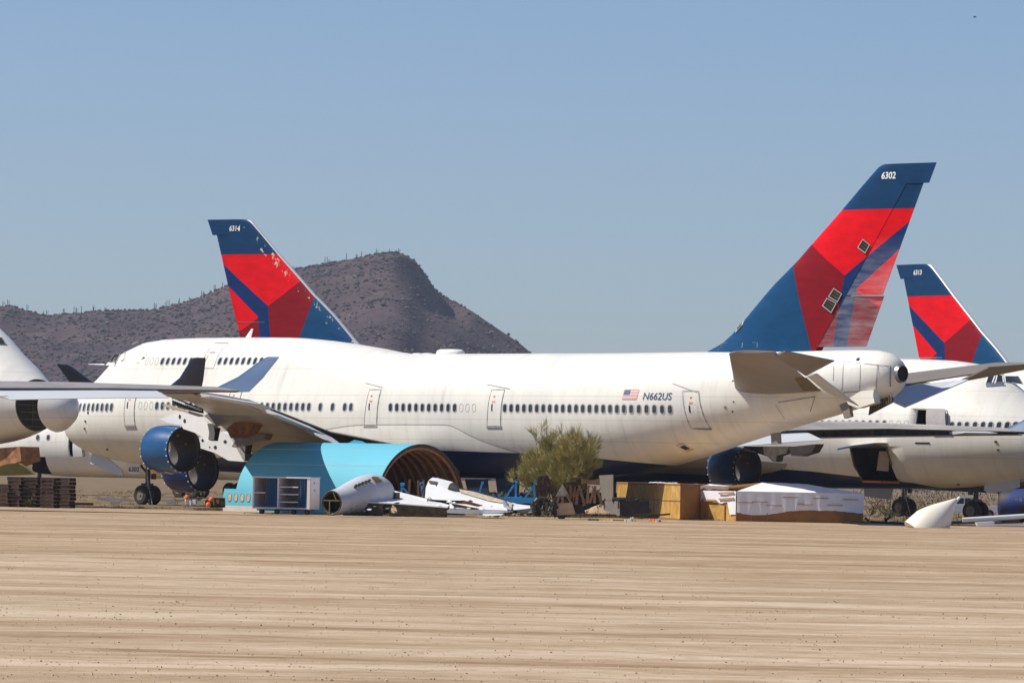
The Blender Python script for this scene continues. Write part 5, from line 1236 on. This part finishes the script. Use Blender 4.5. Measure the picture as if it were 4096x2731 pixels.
for x0, x1, y0, lb in ((265, 252, 188, 'tan lumber post between the two small blue stands, left one'), (380, 378, 198, 'tan lumber post just left of the single blue arm'), (448, 448, 195, 'tan lumber post right behind the single blue arm')):
    t_ = Thing('lumber_post', lb, 'post', *R5(x0, 400), 278.5, 'lumber posts by the turquoise shell'); mb = MB(); barpx(t_, mb, (x0, y0), (x1, 420), .12, R5); mb.box(t_.p(*R5(x1, 430)), (.2, .2, .1)); t_.part('post_shaft', mb, ['timber'])
# ---- dark steel trestle, scrap engine
t_ = Thing('trestle', 'dark brown steel trestle with close set legs beside the desert tree', 'trestle', *R5(2080, 520), 275)
mb = MB(); mb.bar(t_.p(*R5(2010, 160)), t_.p(*R5(2120, 150)), .12, .12); t_.part('head_beam', mb, ['darktimber'])
for a, b, w_ in (((2010, 150), (1970, 520), .16), ((2035, 150), (2030, 420), .12), ((2085, 150), (2060, 420), .13), ((2100, 145), (2095, 420), .14), ((2118, 150), (2190, 430), .11), ((2190, 430), (2265, 665), .09)):
    mb = MB(); barpx(t_, mb, a, b, w_, R5); t_.part('leg', mb, ['darktimber'])
t_ = Thing('scrap_engine', 'heap like scrap engine of black and olive pipes at the sand edge', 'scrap engine', *R5(2080, 670), 271)
mb = MB(); rnd = random.Random(11)
for i in range(26):
    c = t_.p(*R5(rnd.uniform(1950, 2230), rnd.uniform(480, 660)), 271+rnd.uniform(0, .9)); mb.box(c, (rnd.uniform(.1, .32), .2, rnd.uniform(.1, .32)), Matrix.Rotation(rnd.uniform(-1, 1), 3, 'Y'))
t_.part('engine_core', mb, ['black'])
for i in range(14):
    mb = MB(); a = (rnd.uniform(1940, 2240), rnd.uniform(430, 640)); b = (a[0]+rnd.uniform(-60, 60), a[1]+rnd.uniform(-50, 60)); c = (b[0]+rnd.uniform(-40, 40), min(665, b[1]+rnd.uniform(-20, 50)))
    mb.tube([t_.p(*R5(*q), 270.9) for q in (a, b, c)], .025, 5); t_.part('pipe', mb, [rnd.choice(('olive', 'frame', 'steel', 'olive'))])
for x in (1935, 2105):
    mb = MB(); barpx(t_, mb, (x, 480 if x < 2000 else 495), (x-8, 665), .13, R5, 270.8); t_.part('frame_post', mb, ['olive'])
mb = MB(); mb.tube([t_.p(*R5(*q), 270.9) for q in ((1960, 480), (2030, 420), (2110, 440), (2190, 450), (2240, 500))], .035, 6); t_.part('hose', mb, ['olive'])
# ---- wooden cradles, gusset stand, slab
for i, (x0, x1, sag, lb) in enumerate(((680, 912, 785, 'left wooden cradle with dark scooped saddle beam'), (925, 1172, 770, 'right wooden cradle with scooped saddle beam by the grey door'))):
    t_ = Thing('wooden_cradle', lb, 'cradle', *R6((x0+x1)/2, 1120), 275.5-i*.3, 'wooden cradles'); mb = MB()
    top = [(x0+(x1-x0)*k/10, 735+(sag-735)*math.sin(math.pi*k/10)**.7*1.0) for k in range(11)]
    mb.prism([t_.p(*R6(*q)) for q in top+[(x1, 835), (x0, 815)]], (0, .25, 0)); t_.part('saddle_beam', mb, ['timber' if i else 'darktimber'])
    for a, b in (((x0+95, 840), (x0+115, 1060)), ((x0+185, 850), (x0+115, 1060)), ((x0+190, 850), (x0+180, 1100)), ((x0+215, 845), (x0+290, 1110))) if i == 0 else (((x0+95, 840), (x0+80, 1080)), ((x0+190, 850), (x0+110, 1080)), ((x0+185, 850), (x0+175, 1080)), ((x0+215, 900), (x0+280, 1105))):
        mb = MB(); barpx(t_, mb, a, b, .14, R6); t_.part('leg', mb, ['timber'])
t_ = Thing('gusset_stand', 'triangular plywood topped wooden stand left of the cradles', 'stand', *R6(680, 1080), 275)
mb = MB(); mb.prism([t_.p(*R6(*q)) for q in ((670, 818), (765, 985), (580, 990))], (0, .3, 0)); t_.part('gusset_board', mb, ['trash'])
for a, b in (((625, 985), (600, 1075)), ((675, 985), (672, 1075)), ((720, 960), (810, 1110))): mb = MB(); barpx(t_, mb, a, b, .11, R6); t_.part('leg', mb, ['timber'])
t_ = Thing('stone_slab', 'worn tan block in front of the plywood topped stand', 'block', *R6(710, 1235), 271.2)
mb = MB(); mb.hull8([t_.p(*R6(595, 1245)), t_.p(*R6(850, 1225)), t_.p(*R6(850, 1225), 272.2), t_.p(*R6(595, 1245), 272.2)], [t_.p(*R6(590, 1080)), t_.p(*R6(800, 1072)), t_.p(*R6(800, 1072), 272.2), t_.p(*R6(590, 1080), 272.2)]); t_.part('block_body', mb, ['dirt'])
mb = MB(); mb.prism([t_.p(*R6(*q), 271.6) for q in ((810, 1090), (940, 1105), (985, 1215), (850, 1222))], (0, .4, 0)); t_.part('dark_panel', mb, ['black'])
# ---- soil heap
pt = gnd(*R6(1180, 1222)); e = empty('soil_heap', 'small mound of tan soil in front of the wooden cradles', 'soil heap', pt)
mb = MB(); R = []
for r_ in lin(0, 1, 7):
    R.append([(1.35*r_*math.cos(k*math.pi/14)*(1+.12*noise.noise(Vector((math.cos(k*math.pi/14), math.sin(k*math.pi/14), 2)))), .8*r_*math.sin(k*math.pi/14), .62*(1-r_)**.75*(1-.3*r_)+.08*noise.noise(Vector((r_*3, k*.6, 4)))*(1-r_)-.02) for k in range(28)])
mb.rings(R, 0, True, False); mb.build('heap', ['dirt'], e, sharp=0)
# ---- dark bin, plywood crates
t_ = Thing('scrap_bin', 'low dark steel bin with grey end full of scrap before the plywood crate', 'bin', *R6(1540, 1240), 273.5)
q = lambda x, y, Y: t_.p(*R6(x, y), Y)
mb = MB(); mb.hull8([q(1440, 1250, 273), q(1862, 1205, 273), q(1862, 1205, 274.6), q(1440, 1250, 274.6)], [q(1440, 1050, 273), q(1862, 1050, 273), q(1862, 1050, 274.6), q(1440, 1050, 274.6)]); t_.part('bin_side', mb, ['bin'])
mb = MB(); mb.hull8([q(1225, 1170, 275.2), q(1438, 1248, 272.99), q(1438, 1248, 274.5), q(1225, 1170, 276)], [q(1225, 1045, 275.2), q(1438, 1052, 272.99), q(1438, 1052, 274.5), q(1225, 1045, 276)]); t_.part('bin_end', mb, ['bingrey'])
for x in (1240, 1425, 1850): mb = MB(); barpx(t_, mb, (x, 1020), (x, 1150), .09, R6, 272.96 if x > 1300 else 275.1); t_.part('corner_post', mb, ['steel'])
mb = MB(); mb.tube([q(1340, 1030, 273.8), q(1520, 1030, 273.8)], .12, 8); mb.tube([q(1640, 1040, 273.6), q(1690, 1035, 273.6)], .09, 6); t_.part('bin_load', mb, ['black'])
def crate(name, label, ln, fr, h, Y0, mats, battens=0, group=None):
    pass
t_ = Thing('plywood_crate', 'tall yellow plywood crate left of the covered crate', 'crate', 2600, 2070, 281, 'crates at the sand edge')
L0, L1 = gnd(2466, 2062)-t_.o, gnd(2719, 2078)-t_.o; dp = Vector((1.6, 2.2, 0)); hv = Vector((0, 0, (2078-1934)/F*gnd(2719, 2078).y))
b4 = [Vector((v.x, v.y, 0)) for v in (L0, L1, L1+dp, L0+dp)]
mb = MB(); mb.hull8(b4, [v+hv for v in b4]); body = t_.part('crate_body', mb, ['ply'])
mb = MB(); nrm = Vector(((L1-L0).y, -(L1-L0).x, 0)).normalized()
for z in (.03, hv.z*.52, hv.z-.05): mb.bar(b4[0]+nrm*.012+Vector((0, 0, z)), b4[1]+nrm*.012+Vector((0, 0, z)), .03, .05)
t_.part('crate_seam', mb, ['plydark'], body)
mb = MB(); mb.hull8([v+hv*.0+Vector((.012, -.008, 0)) for v in (b4[1], b4[2], b4[2]+Vector((.03, 0, 0)), b4[1]+Vector((.03, 0, 0)))], [v+hv*.995+Vector((.012, -.008, 0)) for v in (b4[1], b4[2], b4[2]+Vector((.03, 0, 0)), b4[1]+Vector((.03, 0, 0)))]); t_.part('crate_end', mb, ['plydark'], body)
t_ = Thing('plastic_sheet', 'crumpled white plastic scrap on top of the tall yellow plywood crate', 'plastic sheet', 2650, 1934, 281.6, z=hv.z+.0)
mb = MB(); R = []
for i in range(14): R.append([(-.75+i*.12, -.25+k*.14, .03+.09*abs(noise.noise(Vector((i*.5, k*.7, 8))))) for k in range(6)])
mb.rings(R, 0, True, False, closed=False); t_.part('sheet', mb, ['tarp'], fix=False, sharp=0)
t_ = Thing('plywood_crate', 'brown plywood crate under white sheet behind the tall yellow crate', 'crate', 2815, 2060, 288, 'crates at the sand edge')
a, b_ = at(2722, 2060, 286.5)-t_.o, at(2914, 2060, 287.5)-t_.o; hz = (at(2814, 1942, 287)-t_.o).z; b4 = [Vector((a.x, a.y, 0)), Vector((b_.x, b_.y, 0)), Vector((b_.x+.6, b_.y+2.6, 0)), Vector((a.x+.6, a.y+2.6, 0))]
mb = MB(); mb.hull8(b4, [v+Vector((0, 0, hz)) for v in b4]); t_.part('crate_body', mb, ['plydark'])
mb = MB(); R = []
for i in range(18):
    u = i/17; fr_ = b4[0].lerp(b4[1], u); bk = b4[3].lerp(b4[2], u); dz = .18+.14*noise.noise(Vector((i*.55, 3, 1)))
    R.append([fr_+Vector((0, -.03, hz-dz)), fr_+Vector((0, -.03, hz+.02)), fr_.lerp(bk, .5)+Vector((0, 0, hz+.10+.05*noise.noise(Vector((i*.4, 1, 1))))), bk+Vector((0, 0, hz+.03))])
mb.rings(R, 0, True, False, closed=False); t_.part('cover_sheet', mb, ['tarp'], fix=False, sharp=30)
# ---- long crate under the white tarpaulin
c0, c1, c2 = gnd(2746, 2077), gnd(2945, 2083), gnd(3452, 2092.6)
t_ = Thing('plywood_crate', 'long brown crate under a white tarpaulin held by laths', 'crate', 3050, 2085, 285, 'crates at the sand edge')
c0, c1, c2 = [Vector((v.x-t_.o.x, v.y-t_.o.y, 0)) for v in (c0, c1, c2)]; c3 = c0+(c2-c1); hL = 1.62
mb = MB(); mb.hull8([c0, c1, c2, c3], [v+Vector((0, 0, hL-.06)) for v in (c0, c1, c2, c3)]); body = t_.part('crate_body', mb, ['ply'])
nf = Vector(((c2-c1).y, -(c2-c1).x, 0)).normalized(); nl = Vector(((c1-c0).y, -(c1-c0).x, 0)).normalized()
mb = MB()
for i in range(9):
    u = i/8.3; p_ = c1.lerp(c2, u)+nf*.03; mb.bar(p_, p_+Vector((0, 0, hL*.30)), .05, .07)
for u in (.05, .42, .78): p_ = c0.lerp(c1, u)+nl*.03; mb.bar(p_, p_+Vector((0, 0, hL*.55)), .06, .07)
t_.part('crate_batten', mb, ['timber'], body)
mb = MB(); mb.hull8([v+nf*.02 for v in (c1, c2)]+[c2, c1], [v+nf*.02+Vector((0, 0, hL*.85)) for v in (c1, c2)]+[v+Vector((0, 0, hL*.85)) for v in (c2, c1)]); t_.part('front_boards', mb, ['plydark'], body)
rA, rB = c0.lerp(c1, .45)+(c2-c1)*.42+Vector((0, 0, hL+.50)), c3.lerp(c2, .5)-(c2-c1)*.24+Vector((0, 0, hL+.46))
def cloth(rows_, name, k=.035, seed=1.0):
    mb = MB(); out = []
    for i, r_ in enumerate(rows_):
        out.append([v+Vector((1, 1, .7))*k*noise.noise(v*1.7+Vector((seed, 0, 0)))*min(1, i+.3) for v in r_])
    mb.rings(out, 0, True, False, closed=False); return t_.part(name, mb, ['tarp'], fix=False, sharp=50)
N = 40; H_ = Vector((0, 0, hL)); up_ = lambda a, b, n: [a.lerp(b, i/n) for i in range(n+1)]
front_top = up_(c1+H_+nf*.05, c2+H_+nf*.05, N)
hem = [c1.lerp(c2, i/N)+nf*(.07+.03*math.sin(i*1.7))+Vector((0, 0, .46+.20*sstep(.25, .55, i/N)*(1-.45*sstep(.7, 1, i/N))-.12*sstep(.0, .12, i/N)*(1-sstep(.12, .4, i/N))+.05*noise.noise(Vector((i*.4, 2, 2))))) for i in range(N+1)]
rid = [rA.lerp(rB, min(1, max(0, (i/N-.30)/.44))) for i in range(N+1)]
back_top = up_(c0+H_, c3+H_, N)
cloth([[a.lerp(b, q) for a, b in zip(front_top, rid)] for q in (0, .33, .66, 1)]+[[a.lerp(b, q) for a, b in zip(rid, back_top)] for q in (.5, 1)], 'tarpaulin_roof', .05, 2)
cloth([[a.lerp(b, q) for a, b in zip(front_top, hem)] for q in (0, .25, .5, .75, 1)], 'tarpaulin_front', .03, 5)
left_top = up_(c0+H_+nl*.05, c1+H_+nl*.05, 18); lh = [c0.lerp(c1, i/18)+nl*.07+Vector((0, 0, (.15 if i < 1 else .5 if i < 2 else .95+.06*math.sin(i*1.4)+.12*sstep(3, 9, i)*(1-sstep(10, 14, i)) if i < 16 else .35))) for i in range(19)]
cloth([[a.lerp(b, q) for a, b in zip(left_top, lh)] for q in (0, .3, .6, 1)], 'tarpaulin_end', .045, 9)
k2 = (c2-c1).length
for i, (x, y) in enumerate(((1210, 272), (1338, 265), (1466, 298), (1607, 225), (1735, 288), (1870, 232), (1997, 295), (2130, 242))):
    u = (x-1135)/(2250-1135); z = hL-(y-(172+ (x-1135)*.016))/2.219/F*283; p_ = c1.lerp(c2, u)+nf*.115+Vector((0, 0, z)); mb = MB(); d_ = (c2-c1).normalized(); mb.bar(p_-d_*.42, p_+d_*.42, .08, .035, 0, 0); t_.part('lath', mb, ['lath'])
for a, b in (((690, 268), (805, 208)), ((820, 236), (960, 248)), ((985, 188), (1125, 188)), ((985, 240), (1125, 238))):
    pa, pb = [c0.lerp(c1, (x-668)/(1135-668))+nl*.125+Vector((0, 0, hL-(y-(140+(x-668)*.08))/2.219/F*287)) for x, y in (a, b)]; mb = MB(); mb.bar(pa, pb, .035, .09); t_.part('lath', mb, ['lath'])
# ---- rags and rubbish before the crates
rnd = random.Random(3)
for x, y, w_, h_, mt_, lb, ct in ((1545, 1240, 40, 30, 'trash', 'pale green tinted rag lying left of the yellow foam lump', 'rag'), (1610, 1225, 60, 45, 'trash', 'yellowish foam lump before the dark bin', 'foam lump'), (1880, 1225, 50, 35, 'orange', 'orange plastic scrap before the plywood crate', 'plastic scrap'),
        (1930, 1222, 34, 30, 'orange', 'smaller orange plastic scrap right of the first orange one', 'plastic scrap'), (1990, 1265, 70, 40, 'trash', 'grey crumpled rag heap below the plywood crate', 'rag'), (1830, 1280, 36, 18, 'lath', 'tan wood scrap near the orange plastic', 'wood scrap'), (1300, 1235, 80, 24, 'lath', 'broken light wood scraps right of the soil mound', 'wood scrap'), (1090, 1228, 90, 22, 'black', 'black rubber strip at the foot of the soil mound', 'rubber strip')):
    t_ = Thing('litter', lb, ct, *R6(x, y+12), 271+rnd.uniform(0, .8)); mb = MB(); w2, h2 = w_/3.36/F*271, h_/3.36/F*271
    for k in range(9):
        chip(mb, (rnd.uniform(-w2, w2)*.7, rnd.uniform(-.2, .2), 0), w2*rnd.uniform(.25, .6), .12, h2*rnd.uniform(.4, 1.1), 0, 6)
    t_.part('scraps', mb, [mt_], sharp=0)
t_ = Thing('plank', 'dark plank lying across the rubbish before the plywood crate', 'plank', *R6(1980, 1250), 270.9); mb = MB(); barpx(t_, mb, (1810, 1250), (2120, 1225), .09, R6); t_.part('board', mb, ['bin'])
# ---- cream nose cone on the ground
bc, tip = at(*R1(1095, 735), 266), None; tip = at(*R1(1440, 380), bc.y+.25)
e = empty('nose_cone', 'cream pointed nose cone lying tilted on the sand edge', 'nose cone', Vector((bc.x, bc.y, 0))); ax = (tip-bc); L = ax.length; qd = ax.to_track_quat('Z', 'Y').to_matrix(); mb = MB(); R = []
for f_, r_ in ((-.45, 1.06), (0, .99), (.2, .86), (.4, .68), (.6, .47), (.8, .25), (.92, .12), (.985, .05), (1.0, .005)): R.append([Vector((0, 0, bc.z))+qd @ Vector((r_*math.cos(k*math.pi/20), r_*math.sin(k*math.pi/20), f_*L)) for k in range(40)])
mb.rings(R, 0, True, True); mb.build('cone_shell', ['radome'], e, sharp=60)
# ---- right edge scrap, blue cowl, pickup
t_ = Thing('scrap_spar', 'long pale blue white scrap spar lying at the right edge', 'scrap spar', 3960, 2085, 272)
mb = MB(); mb.tube([t_.p(*R1(1520, 668)), t_.p(*R1(1800, 655)), t_.p(*R1(2352, 618)), t_.p(*R1(2600, 605))], [.12, .14, .13, .13], 7); t_.part('spar_tube', mb, ['scrapgrey'])
mb = MB(); mb.bar(t_.p(*R1(1350, 705), 272.5), t_.p(*R1(2100, 690), 272.5), .2, .16); mb.bar(t_.p(*R1(2090, 660), 272.6), t_.p(*R1(2280, 690), 272.4), .3, .3); t_.part('dark_underframe', mb, ['black'])
t_ = Thing('loose_skin', 'flat white scrap panel below the pale spar at the right edge', 'scrap panel', 4010, 2098, 270.5)
mb = MB(); mb.prism([t_.p(*R1(*q)) for q in ((1710, 705), (1940, 690), (2350, 708), (2600, 700), (2600, 750), (2300, 755), (1730, 752))], (0, 1.0, 0)); t_.part('panel_skin', mb, ['scrapwhite'])
mb = MB(); mb.prism([t_.p(*R1(*q), 270.4) for q in ((1940, 692), (1960, 702), (1950, 722), (2340, 712), (2340, 700))], (0, .06, 0)); t_.part('dark_tear', mb, ['black'])
t_ = Thing('scrap_branch', 'dark twisted scrap branch left of the dark nose wheels', 'scrap', *R1(500, 690), 279); mb = MB()
for a, b in (((270, 690), (640, 715)), ((470, 690), (550, 620)), ((470, 640), (490, 690)), ((200, 640), (260, 690)), ((640, 715), (900, 725))): barpx(t_, mb, a, b, .12, R1)
t_.part('branches', mb, ['black'])
t_ = Thing('engine_cowl', 'navy engine cowl with dusty black underside lying at the right edge', 'engine cowl', 4075, 2062, 296)
c = t_.p(4098, 2024); mb = MB(); n = 40; R = []
for x, k in ((-1.42, .02), (-1.42, .60), (-1.38, .72), (-1.15, .86), (-.6, .97), (.2, 1.0), (1.4, .98), (2.2, .9)): R.append([c+Vector((x+.25*k*math.cos(a*2*math.pi/n), -.12*x+1.0*k*math.cos(a*2*math.pi/n), .95*k*math.sin(a*2*math.pi/n)+.05)) for a in range(n)])
mb.rings(R, 0, True, True); t_.part('cowl_skin', mb, [simple('dusty_navy_cowl', (.010, .030, .15), .65, var=.2, scale=1.2, col2=(.022, .020, .019), thresh=(.46, .52))], sharp=60)
mb = MB()
for x, y in ((2250, 390), (2305, 378), (2310, 405)): mb.box(t_.p(*R1(x, y), 294.4), (.12, .04, .10))
t_.part('latch_marks', mb, ['frame'])
t_ = Thing('pickup_truck', 'white pickup truck parked far behind the cream cone', 'pickup', 3872, 2045, 424, z=None)
o_ = t_.e; zz = 0.0
def tb(name, pts, y0, y1, mats, parent=None): mb = MB(); mb.prism([(x, y0, z) for x, z in pts], (0, y1-y0, 0)); return t_.part(name, mb, mats, parent)
bdy = tb('body', ((-2.6, .45), (2.6, .45), (2.65, 1.0), (.35, 1.02), (.3, 1.10), (-1.4, 1.10), (-2.6, 1.0)), -.9, .9, ['truck'])
cb = tb('cab', ((-1.35, 1.10), (.32, 1.10), (.22, 1.72), (-.72, 1.74)), -.78, .78, ['truck'])
tb('side_window', ((-1.05, 1.14), (-.42, 1.14), (-.42, 1.62), (-.66, 1.62)), -.80, -.78, ['glass'], cb); tb('side_window', ((-.34, 1.14), (.22, 1.14), (.14, 1.62), (-.34, 1.62)), -.80, -.78, ['glass'], cb)
tb('door', ((-1.2, .55), (-.38, .55), (-.38, 1.08), (-1.2, 1.08)), -.915, -.90, ['truck'])
for x in (-1.75, 1.65):
    for y in (-.82, .82): wheel((x, y, .38), (0, 1, 0), .38, .22, t_.e)
# ---- scrap along the left, behind the sand
for x0, x1, y, lb in ((1010, 1180, 1392, 'pale scrap slat left of the nose wheels'), (460, 680, 1405, 'pale scrap slat just right of the nose wheels')):
    if x0 > 900: pa, pb = (390, 1992), (530, 2000)
    else: pa, pb = R3(470, 1405), R3(680, 1402)
    t_ = Thing('loose_board', lb, 'slat', (pa[0]+pb[0])/2, 2010, 288.5, 'pale slats by the nose wheels'); mb = MB(); mb.bar(t_.p(*pa), t_.p(*pb), .18, .14); mb.box(t_.p((pa[0]+pb[0])/2, 2008), (.5, .4, .16)); t_.part('board_face', mb, ['frame'])
for pts, mt_, nm, lb, ct in ((((680, 1400), (780, 1370), (940, 1362), (890, 1400), (880, 1440), (720, 1440)), 'olive', 'scrap_lump', 'grey olive scrap lump under the orange cap', 'scrap'), (((945, 1400), (1060, 1372), (1170, 1372), (1172, 1480), (1010, 1480)), 'black', 'scrap_lump', 'dark scrap heap beside the turquoise shell', 'scrap')):
    t_ = Thing(nm, lb, ct, *R3(pts[0][0]+100, 1450), 284); mb = MB(); mb.prism([t_.p(*R3(*q)) for q in pts], (0, .7, 0)); t_.part('scrap_body', mb, [mt_])
    mb = MB()
    for k in range(5): mb.box(t_.p(*R3(pts[0][0]+40+k*40, 1430-15*(k % 2)), 283.9), (.3, .2, .25), .4*k)
    t_.part('scrap_chunks', mb, ['scrapgrey' if mt_ == 'olive' else 'olive'])
for x, y, lb in ((750, 1357, 'orange cap on the grey olive scrap lump'), (1022, 1382, 'upper orange cap on the dark scrap heap'), (990, 1438, 'lower orange cap beside the dark scrap heap')):
    t_ = Thing('orange_cap', lb, 'cap', *R3(x, y+20), 283.6, 'orange caps', z=None); c = t_.p(*R3(x, y)); mb = MB()
    mb.rings([[c+Vector((r_*math.cos(k*math.pi/7), r_*.8*math.sin(k*math.pi/7), h_)) for k in range(14)] for r_, h_ in ((.13, -.12), (.145, -.05), (.115, .04), (.06, .08), (.01, .09))], 0, True, True); t_.part('cap_shell', mb, ['orange'])
# ---- stacks of dark pallets under the left airliner
def pallet_parts(e):
    for y in (-.45, 0, .45): mb = MB(); mb.box((0, y, .075), (1.0, .10, .09)); mb.build('stringer', ['darktimber'], e)
    for k in range(6): mb = MB(); mb.box((-.43+k*.172, 0, .132), (.12, 1.0, .022)); mb.build('deck_board', ['darktimber'], e)
    for k in (-.42, 0, .42): mb = MB(); mb.box((k, 0, .019), (.12, 1.0, .022)); mb.build('deck_board', ['darktimber'], e)
proto = None; ORD = ('topmost', 'second from top', 'third from top', 'fourth from top', 'fifth from top', 'sixth from top', 'seventh from top', 'eighth from top', 'lowest')
for (px, py, n_, lab) in ((20, 2004, 6, 'leftmost stack at the picture edge'), (66, 2012, 8, 'second stack from the picture edge'), (131, 2012, 8, 'third stack from the picture edge'), (201, 2018, 8, 'large stack nearest the sand'), (264, 2010, 8, 'stack nearest the nose wheels')):
    Y = 281.5 if px == 201 else 283.5; b0 = at(px, py, Y)
    for k in range(n_):
        lb = 'dark wooden pallet, %s in the %s' % (ORD[n_-1-k] if not (k == 0) else 'lowest', lab)
        jx, jr = random.uniform(-.05, .05), random.uniform(-.09, .09)
        if proto is None:
            proto = empty('pallet', lb, 'pallet', (0, 0, 0), 0, 'dark pallets under the left nose'); pallet_parts(proto); r_ = proto
        else:
            r_ = proto.copy(); COL.objects.link(r_); r_['label'] = lb
            for ch in list(proto.children): cc = ch.copy(); COL.objects.link(cc); cc.parent = r_
        r_.location = (b0.x+jx, Y, ground_z(b0.x, Y)+k*.205); r_.rotation_euler = (0, 0, math.radians(-18)+jr); r_.scale = (.78, .9, 1.42)
t_ = Thing('plank', 'long dark plank on the ground right of the pallets', 'plank', 320, 2016, 281.5); mb = MB(); mb.box(t_.p(325, 2014), (1.3, .2, .14)); t_.part('board', mb, ['darktimber'])
t_ = Thing('olive_fairing', 'olive primer curved fairing resting on the dark pallets', 'fairing', 60, 1895, 286, z=1.5)
mb = MB(); mb.prism([t_.p(*R2(*q)) for q in ((-60, 1060), (80, 1010), (195, 1005), (260, 1040), (370, 1125), (200, 1135), (-60, 1140))], (0, 1.6, 0)); t_.part('fairing_skin', mb, [simple('olive_primer', (.20, .165, .035), .7, var=.3, scale=2)])
# ---- bird
t_ = Thing('bird', 'tiny dark bird high in the sky at upper right', 'bird', 3899, 69, 260, z=at(3899, 69, 260).z); mb = MB()
mb.rings([[(x, r_*math.cos(k*1.0472), r_*math.sin(k*1.0472)) for k in range(6)] for x, r_ in ((-.16, .005), (-.06, .035), (.05, .03), (.17, .008))], 0, True, True); bb = t_.part('body', mb, ['dark']); t_.e.scale = (.7, .7, .7)
for sg in (-1, 1): mb = MB(); mb.prism([(-.04, .02*sg, .01), (.06, .02*sg, .01), (.02, .2*sg, .06), (-.06, .3*sg, .03)], (0, 0, .012)); t_.part('wing', mb, ['dark'], bb)
# ================================================================== air
def haze(density):
    mb = MB(); mb.box((0, 2300, 130), (6400, 5000, 330)); o = mb.build('haze', [], None)
    m = bpy.data.materials.new('pale_air'); m.use_nodes = True; t = m.node_tree; t.nodes.clear()
    out = nd(t, 'ShaderNodeOutputMaterial'); v = nd(t, 'ShaderNodeVolumePrincipled'); v.inputs['Color'].default_value = (.80, .86, 1.0, 1); v.inputs['Density'].default_value = density; v.inputs['Anisotropy'].default_value = .3
    t.links.new(v.outputs[0], out.inputs['Volume']); o.data.materials.append(m); tag(o, None, None, kind='stuff'); return o
haze(.00007)
